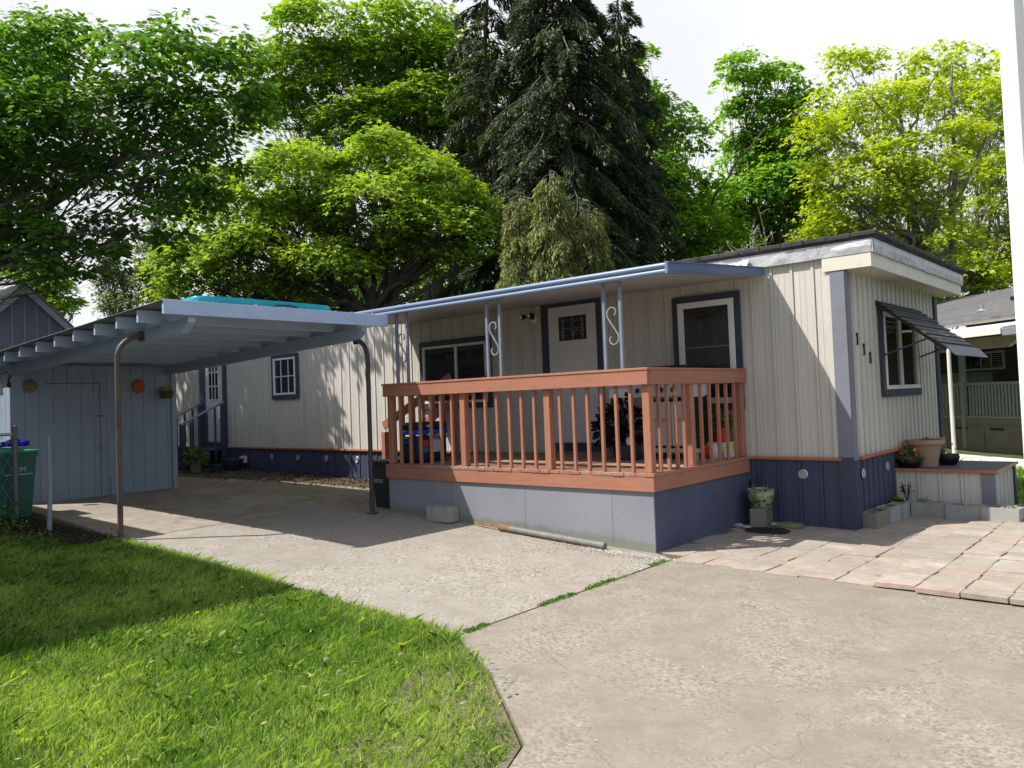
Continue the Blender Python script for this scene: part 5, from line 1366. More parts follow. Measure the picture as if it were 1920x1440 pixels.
def maple(name, label, base, trunk_r, fork_h, lobes, nl, lsize, leafm, barkm, pads_per=1.0, shape=MAPLE, group=None, scale=1.12, limbs_px=None, padr=.62, extra_trunks=(), twig=1.0, limb=1.0):
    base = np.array(base, float); gz_ = hx(base[0])
    T = thing(name, label, 'tree', (base[0], base[1], gz_), group)
    loc = (base[0], base[1], gz_)
    lobes = [(np.array(l[:3]), l[3]*scale, l[4]*scale) for l in lobes]
    segs = []; fork = np.array([base[0], base[1], gz_+fork_h])+R.normal(0, .12, 3)
    tr = [(curve((base[0], base[1], gz_-.3), fork, (R.normal(0, .02), R.normal(0, .02), 0), 7), np.linspace(trunk_r*1.15, trunk_r*.8, 7))]
    anchors = []
    for c, rx, rz_ in lobes:
        d = c-fork; L_ = np.linalg.norm(d)
        r0 = limb*trunk_r*(.32+.2*R.random())*min(1, 3.2/max(L_, 1))**.4
        pts = curve(fork+d*.02, c-np.array([0, 0, rz_*.35]), (R.normal(0, .05), R.normal(0, .05), -.06 if d[2] > 0 else .10), 8, .028)
        segs.append((pts, np.linspace(r0, r0*.2, 8))); anchors.append(pts)
    for e0, e1, r0 in extra_trunks: segs.append((curve(e0, e1, (0, 0, 0), 8, .012), np.linspace(r0, r0*.55, 8)))
    P = []; A = []; N = []; S = []; Vv = []
    tot = sum(rx*rx*rz_ for _, rx, rz_ in lobes)**(1)
    wts = np.array([rx*rx+rx*rz_*1.2 for _, rx, rz_ in lobes]); wts = wts/wts.sum()
    for (c, rx, rz_), w, an in zip(lobes, wts, anchors):
        np_ = max(4, int(nl*w/46*pads_per)); nleaf = max(8, int(nl*w/np_))
        for _ in range(np_):
            u = R.normal(size=3); u /= np.linalg.norm(u)
            if u[2] < -.35 and R.random() < .6: u[2] *= -1
            rr = R.uniform(.45, 1.05)**.55
            pc = c+u*np.array([rx, rx, rz_])*rr
            j = R.integers(3, 8); a0 = an[j]
            segs.append((curve(a0, pc-np.array([0, 0, .05]), (0, 0, -.08), 4, .05), np.array([.016, .011, .007, .003])*(lsize/.16)*twig))
            pr_ = padr*R.uniform(.55, 1.2)*min(1, rx*.75)
            ang = R.uniform(0, 2*PI, nleaf); ra = pr_*np.sqrt(R.random(nleaf))
            out = u*np.array([1, 1, .35]); tilt = out*.35
            q = np.column_stack([ra*np.cos(ang), ra*np.sin(ang), R.normal(0, .09, nleaf)-ra**2*.35/max(pr_, .1)])
            q[:, 2] -= (q[:, 0]*tilt[0]+q[:, 1]*tilt[1])
            P.append(pc+q)
            A.append(np.column_stack([np.cos(ang), np.sin(ang), R.normal(-.35, .25, nleaf)])+out*.3)
            N.append(np.array([0, 0, 1.0])+out*.55+R.normal(0, .38, (nleaf, 3)))
            S.append(R.uniform(.45, 1.35, nleaf)*lsize)
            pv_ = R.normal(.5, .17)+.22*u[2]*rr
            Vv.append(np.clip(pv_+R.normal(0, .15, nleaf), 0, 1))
    tube_obj('trunk', tr, barkm, T, loc, 12)
    tube_obj('branches', segs, barkm, T, loc, 6)
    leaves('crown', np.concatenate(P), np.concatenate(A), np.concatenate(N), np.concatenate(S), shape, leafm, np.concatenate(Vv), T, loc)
    return T
TREES={
 'maple_big':((-15.82,5.83,4.47),[(-19.29, 2.26, 5.88, 1.21, 0.97), (-19.84, 1.86, 5.28, 0.73, 0.56), (-18.68, 2.99, 7.4, 1.37, 1.21), (-18.87, 2.6, 8.5, 0.73, 0.65), (-17.73, 3.1, 6.15, 1.45, 0.97), (-17.03, 4.34, 8.52, 1.61, 1.13), (-17.88, 4.87, 7.37, 1.45, 0.97), (-16.45, 5.47, 8.69, 0.81, 0.65), (-15.48, 6.37, 9.32, 1.13, 0.81), (-15.08, 5.55, 7.3, 1.77, 1.13), (-14.33, 7.03, 8.21, 1.45, 0.97), (-13.83, 6.93, 6.8, 1.45, 0.97), (-13.1, 7.58, 7.41, 0.89, 0.73), (-12.89, 7.77, 6.44, 0.81, 0.65), (-16.15, 4.75, 5.78, 1.61, 0.73), (-15.44, 7.06, 6.26, 1.45, 0.73), (-18.6, 4.14, 5.4, 1.45, 0.56)]),
 'maple_rear':((-20.23,11.24,5.14),[(-23.56, 8.89, 13.24, 1.88, 1.25), (-22.18, 10.0, 14.66, 1.88, 1.46), (-20.47, 9.88, 12.46, 1.67, 1.04), (-19.04, 11.34, 12.86, 1.88, 1.25), (-18.25, 12.86, 12.4, 1.25, 1.15), (-20.59, 11.15, 15.16, 1.88, 1.25), (-19.19, 12.73, 14.99, 1.88, 1.25), (-18.45, 13.28, 10.61, 1.25, 1.04), (-22.98, 7.6, 14.63, 1.25, 1.25), (-22.35, 9.16, 16.39, 1.67, 1.04), (-19.93, 11.47, 16.56, 1.88, 0.94)]),
 'maple_under':((-23.27,15.22,5.42),[(-26.13, 12.69, 7.02, 2.18, 0.97), (-23.59, 13.65, 6.55, 2.42, 0.97), (-22.39, 15.8, 7.31, 2.18, 1.45), (-20.91, 16.28, 6.21, 1.45, 0.97), (-28.26, 11.85, 6.46, 1.45, 0.73), (-20.68, 18.23, 6.82, 1.45, 1.21)]),
 'overhang':((-16.77,-4.90,4.20),[(-15.17, -3.58, 7.59, 1.33, 0.78), (-13.6, -2.71, 7.61, 1.22, 0.78), (-13.24, -1.31, 7.98, 1.11, 0.78), (-11.95, -0.81, 7.76, 0.78, 0.78), (-15.23, -2.95, 6.7, 1.22, 0.55), (-13.7, -1.81, 6.82, 1.0, 0.55), (-12.2, -1.05, 6.64, 0.78, 0.55), (-15.02, -3.55, 5.32, 0.83, 0.55), (-14.19, -2.62, 5.42, 0.67, 0.39), (-13.03, -1.81, 5.67, 0.67, 0.44), (-14.41, -3.17, 4.5, 0.55, 0.44), (-13.77, -2.42, 4.82, 0.28, 0.39), (-14.87, -2.83, 9.19, 1.33, 0.78), (-12.1, -1.96, 8.7, 1.22, 0.67), (-15.14, -4.62, 7.87, 1.33, 1.0), (-16.55, -4.56, 6.23, 1.22, 1.11), (-16.44, -5.22, 7.19, 1.33, 1.33), (-11.69, -0.69, 8.73, 0.67, 0.55)]),
 'maple_mid':((-12.49,17.93,5.38),[(-13.07, 17.06, 12.07, 1.15, 1.15), (-12.04, 17.74, 12.18, 1.04, 0.94), (-11.77, 18.9, 11.86, 0.83, 0.73), (-12.75, 16.77, 10.06, 1.46, 1.25), (-11.73, 18.24, 9.91, 0.94, 0.94), (-12.36, 17.16, 8.39, 1.56, 1.15), (-13.74, 17.0, 7.77, 1.25, 1.25), (-11.57, 18.16, 7.78, 1.25, 1.04), (-12.94, 16.93, 13.06, 1.04, 0.83), (-11.31, 19.35, 7.05, 1.25, 0.83)]),
 'maple_gap':((-11.48,24.08,5.71),[(-11.43, 23.48, 13.54, 0.94, 1.06), (-10.57, 24.59, 13.46, 1.06, 1.18), (-11.61, 24.56, 12.27, 1.41, 1.06), (-9.87, 24.49, 12.32, 1.06, 1.06), (-10.03, 24.05, 10.4, 1.53, 1.29), (-11.41, 23.32, 10.08, 1.41, 1.18), (-11.17, 24.89, 8.86, 1.65, 1.06), (-12.45, 23.31, 9.09, 1.29, 1.06), (-9.37, 25.24, 9.3, 1.18, 1.41), (-11.97, 23.19, 7.58, 1.41, 0.82)]),
 'yellow_a':((-3.84,20.16,4.57),[(-3.93, 19.2, 9.34, 1.27, 0.82), (-4.9, 18.95, 8.78, 1.36, 0.91), (-3.12, 19.67, 8.36, 1.27, 0.91), (-5.65, 18.9, 7.63, 1.45, 0.82), (-4.5, 20.36, 7.46, 1.45, 0.82), (-6.32, 18.68, 6.98, 1.09, 0.64), (-4.89, 19.33, 11.27, 1.09, 0.82), (-3.85, 20.62, 11.5, 1.09, 0.73), (-2.97, 19.98, 6.42, 1.09, 0.82), (-2.62, 20.66, 9.89, 0.91, 0.73), (-6.21, 18.64, 9.0, 1.0, 0.82), (-6.46, 17.98, 10.23, 0.82, 0.82)]),
 'yellow_b':((-4.28,27.68,5.17),[(-8.04, 23.91, 12.86, 1.11, 1.0), (-7.5, 25.49, 12.42, 1.33, 1.11), (-3.62, 28.36, 9.18, 1.55, 1.55), (-3.27, 29.13, 7.19, 1.33, 1.55), (-4.46, 26.84, 6.0, 2.0, 1.0), (-2.88, 28.06, 11.2, 1.11, 1.33), (-3.52, 27.85, 13.09, 1.33, 1.11), (-2.49, 28.45, 5.46, 1.33, 1.11), (-6.12, 25.63, 6.99, 2.0, 1.0), (-7.37, 25.52, 15.15, 1.33, 1.0), (-4.39, 26.73, 14.6, 1.55, 1.0), (-2.34, 27.91, 13.88, 1.33, 1.11), (-0.85, 29.11, 10.51, 1.77, 1.77), (-0.71, 29.62, 7.3, 2.0, 2.0)]),
 'poplar_a':((-46.37,11.09,6.10),[(-46.59, 11.18, 9.37, 0.97, 1.23), (-46.28, 10.82, 10.6, 0.58, 0.65), (-45.75, 11.18, 8.14, 1.03, 0.81)]),
 'poplar_b':((-44.54,12.67,6.01),[(-43.9, 12.32, 11.07, 1.03, 1.23), (-45.43, 12.34, 9.66, 0.81, 0.97), (-43.89, 12.92, 9.19, 1.29, 1.29), (-43.67, 12.73, 12.7, 0.81, 0.81)]),
 'left_far':((-29.29,2.13,4.30),[(-28.94, 1.85, 6.06, 0.71, 0.6), (-28.74, 2.23, 5.56, 0.44, 0.6), (-29.31, 1.62, 6.69, 0.71, 0.5), (-30.28, 1.41, 7.4, 1.01, 0.6)]),
}

def TL(k, f=lambda l: True): return [l for l in TREES[k][1] if f(l)]
b = TREES['maple_big'][0]
maple('maple_tree', 'big round maple with bright yellow-green crown and forked dark trunk right behind the home', (-15.9, 5.9), .30, 3.9, TL('maple_big'), 44000, .165, M['leaf_bright'], M['bark'], scale=1.02, padr=.5, pads_per=1.25,
      extra_trunks=[((-16.0, 5.9, 3.2), (-17.6, 5.1, 6.6), .16), ((-15.9, 5.9, 3.0), (-14.7, 6.9, 6.4), .17), ((-15.9, 5.9, 3.9), (-18.6, 3.9, 5.3), .10)])
maple('maple_tree', 'taller mid-green maple with several upright trunks rising behind the round maple', (-19.0, 11.9), .34, 6.5, TL('maple_rear')+[(-17.9, 13.2, 13.9, 1.3, 1.1), (-18.0, 13.0, 11.6, 1.3, 1.1)], 38000, .20, M['leaf_mid'], M['bark'],
      extra_trunks=[((-19.3, 11.6, 5), (-19.4, 11.4, 15.5), .22), ((-18.6, 12.2, 4), (-18.9, 12.3, 16), .20), ((-20.6, 10.8, 5), (-21.2, 10.2, 14.6), .16)], padr=.8, pads_per=.8)
maple('understory_tree', 'low dense dark-green tree filling the gap beneath the tall maple', (-23.0, 15.0), .25, 3.0, TL('maple_under'), 15000, .24, M['leaf_shade'], M['bark'], padr=.9, shape=OVAL, pads_per=.6)
ovl = TL('overhang')+[(-15.6, -4.0, 5.2, .8, .6), (-14.6, -3.2, 5.6, .7, .5)]+[(-17.0, -7.0, 6.6, 1.7, 1.2), (-18.3, -5.6, 8.2, 1.8, 1.3), (-18.8, -3.6, 7.0, 1.6, 1.2), (-17.0, -3.4, 9.6, 1.8, 1.1)]
maple('overhanging_tree', 'dark backlit broadleaf tree overhanging from the top left corner', (-18.0, -6.2), .36, 3.6, ovl, 44000, .17, M['leaf_shade'], M['bark'], shape=OVAL, padr=.62, pads_per=.62, twig=.45, limb=.4,
      extra_trunks=[((-18.0, -6.2, 3.4), (-16.1, -4.4, 5.61), .17), ((-16.1, -4.4, 5.61), (-15.09, -3.53, 5.89), .13), ((-15.09, -3.53, 5.89), (-13.69, -2.37, 6.93), .11), ((-13.69, -2.37, 6.93), (-12.93, -1.71, 7.06), .075), ((-12.93, -1.71, 7.06), (-11.9, -.9, 7.3), .055)])
maple('maple_tree', 'loose mid-green tree directly right of the dark fir', (-12.3, 18.0), .22, 5.5, TL('maple_mid')+[(-11.06, 19.01, 8.65, 1.04, 1.25), (-10.97, 19.15, 7.39, 1.25, 1.04), (-14.1, 16.28, 10.88, 1.04, 1.25), (-14.05, 16.42, 8.79, 1.04, 1.46), (-13.1, 17.0, 14.6, 1.0, 1.1)], 21000, .20, M['leaf_green'], M['bark'], padr=.7, pads_per=1.0,
      extra_trunks=[((-12.2, 18.0, 4), (-10.8, 19.0, 9.3), .10), ((-10.8, 19.0, 9.3), (-9.2, 20.4, 11.9), .05)])
maple('maple_tree', 'airy green tree between the sky gap and the yellow-green trees', (-11.3, 24.2), .24, 6.0, TL('maple_gap')+[(-12.53, 22.99, 9.53, 1.18, 1.29), (-9.78, 25.3, 11.05, 1.18, 1.41), (-9.38, 25.77, 8.44, 1.41, 1.18), (-9.64, 25.29, 13.63, 1.06, 1.18), (-12.71, 22.92, 7.66, 1.41, 0.94), (-11.35, 23.5, 15.5, 1.0, 1.1), (-10.4, 24.6, 15.2, 1.0, 1.0)], 26000, .22, M['leaf_green'], M['bark'], padr=.75, pads_per=1.0)
maple('ash_tree', 'sparse yellow-green tree with pale forked limbs above the end of the roof', (-3.85, 20.2), .26, 5.2, TL('yellow_a'), 14000, .17, M['leaf_yellow'], M['barkpale'], padr=.6, pads_per=1.3, scale=1.1, twig=.7,
      extra_trunks=[((-3.8, 20.3, 4.0), (-4.2, 20.0, 9.5), .17), ((-4.2, 20.0, 9.5), (-4.3, 19.9, 12.4), .075), ((-3.2, 20.9, 4.0), (-2.9, 21.1, 9.5), .15), ((-2.9, 21.1, 9.5), (-2.8, 21.1, 12.6), .07), ((-4.1, 20.1, 8.2), (-6.2, 18.8, 10.6), .08), ((-3.9, 20.2, 6.2), (-5.8, 18.6, 8.4), .09), ((-3.9, 20.2, 9.5), (-5.2, 19.2, 12.2), .06), ((-3.0, 21.0, 7.6), (-1.9, 21.6, 10.2), .07), ((-4.1, 20.1, 10.2), (-3.2, 20.8, 12.4), .05)])
maple('ash_tree', 'broad yellow-green tree at the far right behind the neighbouring house', (-3.6, 28.0), .30, 5.5, TL('yellow_b')+[(-7.49, 20.87, 6.65, 1.41, 0.91), (-2.31, 25.22, 9.42, 1.01, 1.21), (-2.48, 24.95, 12.06, 1.21, 1.21), (-6.27, 21.93, 6.59, 1.41, 0.81)], 25000, .20, M['leaf_yellow'], M['barkpale'], padr=.7, pads_per=1.3, scale=1.12, twig=.7)
maple('poplar_tree', 'small distant grey-green poplar above the carport roof at the left', (-46.3, 11.1), .2, 6.0, TL('poplar_a'), 5000, .20, M['leaf_poplar'], M['barkpale'], shape=KITE, padr=.5, pads_per=1.6)
maple('poplar_tree', 'taller distant grey-green poplar just left of the round maple', (-44.4, 12.6), .2, 6.0, TL('poplar_b'), 6500, .20, M['leaf_poplar'], M['barkpale'], shape=KITE, padr=.5, pads_per=1.6)
maple('broadleaf_tree', 'green tree showing between the gabled house and the carport roof', (-29.3, 1.9), .2, 4.0, TL('left_far'), 5000, .17, M['leaf_mid'], M['bark'], shape=OVAL, padr=.5)
# backdrop of lower trees far behind the home
maple('understory_tree', 'dark green tree low behind the cedar and the porch roof', (-17.5, 24.0), .25, 2.5, [(-19, 23, 5.5, 2.6, 1.8), (-16.5, 24.5, 5.0, 2.6, 1.8), (-14, 26, 5.5, 2.5, 1.9), (-17.5, 24, 7.6, 2.2, 1.5), (-17.3, 22.94, 7.31, 1.53, 1.02), (-15.37, 24.61, 7.22, 1.79, 0.89), (-13.42, 26.28, 7.63, 1.79, 0.89), (-19.23, 21.26, 7.41, 1.53, 1.28), (-11.06, 28.29, 8.28, 1.79, 1.02)], 16000, .26, M['leaf_shade'], M['bark'], shape=OVAL, padr=.9, pads_per=.6)
maple('understory_tree', 'dark green low tree behind the white gutter and right-hand roofs', (-7.5, 31.0), .25, 2.5, [(-10.5, 29, 5.6, 2.8, 2.0), (-7.5, 31, 5.8, 2.8, 2.2), (-4.5, 33, 6.0, 3.0, 2.4), (-1.0, 35, 6.0, 3.2, 2.4)], 10000, .27, M['leaf_mid'], M['bark'], shape=OVAL, padr=.9, pads_per=.6)

def conifer(name, label, base, h, r0, nb, droop, leafm, zlow=1.5, size=.30, per=95, trunk_r=.28, dens=1.0, width=.55, lean=(0, 0), ex=.72):
    z0 = hx(base[0]); T = thing(name, label, 'tree', (base[0], base[1], z0)); loc = (base[0], base[1], z0)
    top = np.array([base[0]+lean[0], base[1]+lean[1], z0+h]); bt = np.array([base[0], base[1], z0-.2])
    tube_obj('trunk', [(curve(bt, top, (0, 0, 0), 10, .004), np.linspace(trunk_r, .03, 10))], M['bark'], T, loc, 10)
    segs = []; P = []; A = []; N = []; S = []; V = []
    for i in range(nb):
        f = (i+.5)/nb; z = zlow+(h-zlow)*f**.92; az = i*2.399+R.normal(0, .25)
        L = r0*(1-f)**ex*R.uniform(.65, 1.12)+.25
        p0 = bt+(top-bt)*(z/h); d = np.array([math.cos(az), math.sin(az), 0])
        t = np.linspace(0, 1, 7)[:, None]
        pts = p0+d*L*t+np.array([0, 0, 1.0])*(.16*t-droop*t*t)*L
        pts += R.normal(0, .02*L, pts.shape)*t
        segs.append((pts, np.linspace(.045*L/2+.012, .006, 7)))
        n = int(per*dens*(L/2+.35)); tt = R.uniform(.12, 1.0, n)**.75
        idx = tt*6; i0 = np.minimum(idx.astype(int), 5); fr = (idx-i0)[:, None]
        c = pts[i0]*(1-fr)+pts[i0+1]*fr
        side = np.cross(d, [0, 0, 1.0]); sg = R.choice([-1, 1], n)[:, None]
        lat = width*L*.5*(1-tt*.75)*R.random(n)
        hang = R.random(n)*.35*size/.3*(1+droop)
        c = c+side*sg*lat[:, None]-np.array([0, 0, 1.0])*(lat*.45+hang*.7)[:, None]
        a = d*R.uniform(.3, 1, (n, 1))+side*sg*R.uniform(.2, 1, (n, 1))+np.array([0, 0, 1.0])*(-R.uniform(.2, 1.3, (n, 1))*(1+droop)*.6)
        P.append(c); A.append(a); N.append(np.array([0, 0, 1.0])+R.normal(0, .5, (n, 3))); S.append(R.uniform(.6, 1.3, n)*size)
        V.append(np.clip(R.normal(.45, .14)+R.normal(0, .16, n)+(tt-.5)*.3, 0, 1))
    tube_obj('branches', segs, M['bark'], T, loc, 5)
    leaves('crown', np.concatenate(P), np.concatenate(A), np.concatenate(N), np.concatenate(S), SPRAY, leafm, np.concatenate(V), T, loc)
SPRAY = np.array([(0, 0, 0), (.20, .11, .0), (.34, .02, .02), (.60, .12, -.02), (1.0, 0, -.10), (.68, -.025, .02), (.45, -.12, -.02), (.22, -.02, .0)])
conifer('fir_tree', 'tall dark fir with bare grey trunk showing near its top', (-14.75, 10.55), 17.0, 2.5, 90, .5, M['needle_dark'], zlow=3, size=.22, per=330, trunk_r=.24, ex=.5)
conifer('fir_tree', 'massive dark drooping fir behind the pale weeping cedar', (-11.8, 10.7), 17.0, 3.2, 140, .75, M['needle_dark'], zlow=2.5, size=.23, per=480, trunk_r=.30, ex=.45)
conifer('fir_tree', 'narrower dark fir at the right edge of the conifer group', (-11.3, 13.4), 15.0, 2.0, 80, .6, M['needle_dark'], zlow=2.0, size=.24, per=300, trunk_r=.24, ex=.5)
for lb, pos, h_, r_, ln_ in (('pale olive weeping cedar, left spire of the group above the gutter', (-9.75, 5.95), 6.7, .62, (-.15, .1)),
                        ('pale olive weeping cedar, tallest middle spire above the gutter', (-8.95, 6.05), 7.05, .66, (.12, 0)),
                        ('pale olive weeping cedar, shorter right spire above the gutter', (-8.45, 6.7), 6.2, .60, (.22, .1)),
                        ('slender weeping cedar half hidden between the left and middle spires', (-9.5, 6.6), 5.9, .60, (-.1, .2))):
    conifer('cedar_tree', lb, pos, h_, r_, 64, 1.0, M['needle_pale'], zlow=1.2, size=.15, per=330, trunk_r=.06, width=1.3, lean=ln_, ex=.42)
conifer('fir_tree', 'dark fir filling the gap between the bare-trunked fir and the massive fir', (-14.4, 13.2), 15.5, 2.6, 100, .6, M['needle_dark'], zlow=2.0, size=.25, per=300, trunk_r=.24, ex=.42)
# bare twiggy shrub sticking up over the roof
def twiggy(label, base, h, n, spread):
    z0 = hx(base[0]); T = thing('bare_shrub', label, 'shrub', (base[0], base[1], z0)); segs = []
    for i in range(n):
        a = R.uniform(0, 2*PI); r = spread*R.random()**.5
        tip = np.array([base[0]+r*math.cos(a), base[1]+r*math.sin(a), z0+h*R.uniform(.78, 1)-.35*(r/spread)**2])
        c = curve((base[0]+R.normal(0, .1), base[1]+R.normal(0, .1), z0), tip, (0, 0, .05), 8, .02); segs.append((c, np.linspace(.028, .007, 8)))
        for k in range(9):
            j = R.integers(3, 8); e = c[j]+R.normal(0, .22, 3)+[0, 0, .14]; sg = curve(c[j], e, (0, 0, .06), 4, .05); segs.append((sg, np.linspace(.009, .004, 4)))
            for q in range(2): segs.append((curve(sg[2], sg[2]+R.normal(0, .12, 3), (0, 0, 0), 3, .05), np.linspace(.005, .0025, 3)))
    tube_obj('branches', segs, M['twig'], T, (base[0], base[1], z0), 5)
    m_ = 700; j = R.integers(0, len(segs), m_); P = np.array([segs[k][0][-1] for k in j])+R.normal(0, .03, (m_, 3))
    leaves('buds', P, R.normal(size=(m_, 3)), R.normal(size=(m_, 3)), R.uniform(.02, .05, m_), KITE, M['flower_cream'], R.uniform(0, 1, m_), T, (base[0], base[1], z0))
twiggy('bare greyish-pink budding shrub poking up behind the home roof', (-3.95, 6.9), 5.0, 26, 1.0)
twiggy('low bare twigs just above the roof edge left of the bigger shrub', (-5.0, 6.1), 4.15, 10, .7)

# ------------------------------------------------------------------ lawn
def inpoly(x, y, poly):
    c = np.zeros(len(x), bool); n = len(poly)
    for i in range(n):
        x1, y1 = poly[i]; x2, y2 = poly[(i+1) % n]
        k = ((y1 > y) != (y2 > y)) & (x < (x2-x1)*(y-y1)/(y2-y1+1e-12)+x1); c ^= k
    return c
def hash2(x, y, s):                                     # smooth value noise
    xi, yi = np.floor(x/s), np.floor(y/s); fx, fy = x/s-xi, y/s-yi
    def h(a, b): v = np.sin(a*127.1+b*311.7)*43758.5453; return v-np.floor(v)
    fx = fx*fx*(3-2*fx); fy = fy*fy*(3-2*fy)
    return (h(xi, yi)*(1-fx)+h(xi+1, yi)*fx)*(1-fy)+(h(xi, yi+1)*(1-fx)+h(xi+1, yi+1)*fx)*fy
def grass(name, poly, dens, lmin, lmax, w, dz=-.03, edge=None, thin=None):
    xs = [p[0] for p in poly]; ys_ = [p[1] for p in poly]; area = (max(xs)-min(xs))*(max(ys_)-min(ys_)); n = int(area*dens)
    x = R.uniform(min(xs), max(xs), n); y = R.uniform(min(ys_), max(ys_), n); k = inpoly(x, y, poly)
    if thin is not None: k &= R.random(n) < thin(x, y)
    x, y = x[k], y[k]; n = len(x)
    cl = hash2(x, y, .22)*.5+hash2(x+5, y, .7)*.5
    L = (lmin+(lmax-lmin)*R.random(n)**1.5)*(.6+.8*cl)
    z = hxa(x)+dz
    a = R.uniform(0, 2*PI, n); d = np.column_stack([np.cos(a), np.sin(a), np.zeros(n)]); b_ = np.column_stack([-np.sin(a), np.cos(a), np.zeros(n)])
    wd = np.array([.25, .18, 0])+R.normal(0, .8, (n, 3))*[1, 1, 0]; lean = R.uniform(.2, 1.0, n)[:, None]
    p = np.column_stack([x, y, z]); ww = (w*R.uniform(.6, 1.3, n))[:, None]
    Lz = L[:, None]; up = np.array([0, 0, 1.0])
    v0 = p-d*ww/2; v1 = p+d*ww/2; m1 = p+up*Lz*.55+wd*lean*Lz*.25; v2 = m1+d*ww*.4; v3 = m1-d*ww*.4; v4 = p+up*Lz*(1-.25*lean)+wd*lean*Lz*.9
    V = np.stack([v0, v1, v2, v4, v3], 1).reshape(-1, 3)
    v = np.clip(.45+.7*(hash2(x, y, .6)-.5)+.4*(hash2(x+9, y, .17)-.5)+R.normal(0, .25, n), 0, 1)
    o = np_mesh(name, V, np.arange(n*5), np.arange(n)*5, np.full(n, 5), M['grass'], np.repeat(v, 5)); tag(o, kind='stuff'); return o
LAWN = [(-6.9, -5.55), (-6.3, -5.44), (-.98, -5.44), (-.80, -5.60), (-.24, -5.95), (.50, -6.56), (.96, -7.6), (1.1, -8.7), (-1.5, -9.2), (-5.3, -7.9), (-8.2, -7.6), (-8.4, -6.7)]
def thin(x, y):
    t = np.ones(len(x))
    dd = np.hypot((x+.15), (y+6.15)); t *= np.where(dd < .5, .35+.8*dd, 1)          # worn bare corner
    t *= np.where((x > -1.3) & (y > -5.75), .65, 1); t *= np.clip(.65+1.5*(.25-x+(-6.3-y)*.5), .25, 1)
    return np.clip(t*(.75+.5*hash2(x, y, .35)), 0, 1)
grass('grass', LAWN, 8800, .035, .10, .0050, thin=thin)
grass('grass', [(.0, 4.25), (1.25, 3.0), (2.2, 1.9), (8, .5), (8, 2.3), (3.8, 5.65), (-6.4, 13.7), (-6, 4.4)], 330, .07, .13, .014)
grass('grass', [(-.985, -5.45), (-.93, -5.45), (-.94, -3.2), (-1.0, -3.2)], 16000, .012, .035, .0035, dz=-.012, thin=lambda x, y: np.where(hash2(x*0, y, .28) > .45, .9, .06))
# moss along the slab joint
n = 2600; y = R.uniform(-5.4, -2.55, n); keep = (hash2(y*0, y+3, .33) > .48); y = y[keep]; n = len(y)
x = -.972+R.normal(0, .018, n)-.02*(y+5.4)/2.8
P = np.column_stack([x, y, np.full(n, .0)]); tag(leaves('moss', P, R.normal(size=(n, 3))+[0, 0, .8], R.normal(size=(n, 3)), R.uniform(.012, .03, n), KITE, M['weed'], R.uniform(.3, 1, n)), kind='stuff')
# broad-leaved weeds in the lawn and at the dark corner by the stake
def weeds(name, c, r, n, size, m_=None, hz=.05):
    a = R.uniform(0, 2*PI, n); rr = r*np.sqrt(R.random(n)); x = c[0]+rr*np.cos(a); y = c[1]+rr*np.sin(a)
    P = np.column_stack([x, y, hxa(x)-.02+R.uniform(0, hz, n)]); a2 = R.uniform(0, 2*PI, n)
    return P, np.column_stack([np.cos(a2), np.sin(a2), R.uniform(.2, .9, n)]), np.column_stack([R.normal(0, .4, n), R.normal(0, .4, n), np.ones(n)]), R.uniform(.4, .85, n)*size
parts = [weeds('w', c, r, n_, s_, None, h_) for c, r, n_, s_, h_ in (((-8.0, -6.5), .6, 420, .07, .16), ((-8.8, -6.25), .5, 500, .08, .30), ((-7.4, -6.2), .35, 160, .06, .08), ((-7.0, -5.75), .5, 150, .06, .05), ((-6.55, -5.65), .25, 60, .06, .06),
          ((-2.25, -6.75), .22, 40, .09, .06), ((-2.7, -7.1), .25, 30, .08, .05), ((-.45, -5.95), .2, 60, .05, .04), ((-.1, -6.1), .22, 50, .045, .03), ((-1.9, -6.5), .9, 120, .05, .06), ((-3.5, -6.6), 1.2, 160, .05, .07))]
tag(leaves('weeds', *[np.concatenate([p[i] for p in parts]) for i in range(4)], OVAL, M['weed'], R.uniform(0, 1, sum(len(p[0]) for p in parts))), kind='stuff')
# small weeds in the block cores and by the blocks
parts = [weeds('w', c, .06, n_, s_, None, .05) for c, n_, s_ in (((.12, .42), 26, .045), ((.14, .85), 18, .05), ((.12, 1.25), 60, .08), ((.05, 1.4), 40, .07), ((.38, 1.40), 40, .05), ((.80, 1.34), 20, .04), ((1.2, 1.27), 14, .04), ((1.48, 1.60), 60, .07), ((1.53, 1.95), 50, .07), ((1.36, 1.22), 26, .035))]
for p in parts: p[0][:, 2] += .19
tag(leaves('weeds', *[np.concatenate([p[i] for p in parts]) for i in range(4)], OVAL, M['weed'], R.uniform(0, 1, sum(len(p[0]) for p in parts))), kind='stuff')
DR = thing('dried_plant', 'small dark dried plant standing in the block by the entry step', 'plant', (.20, 1.40, .18))
m = MB()
for k in range(14):
    a = R.uniform(0, 6.28); m.tube([(.20, 1.40, .18), (.20+.03*math.cos(a), 1.40+.03*math.sin(a), .27), (.20+.06*math.cos(a), 1.40+.05*math.sin(a), .34+.02*k/3)], [.005, .004, .003], 5)
m.build('stems', M['litter'], DR); foliage_ball('leaves', (.20, 1.40, .33), .07, 60, .035, OVAL, M['litter'], DR)

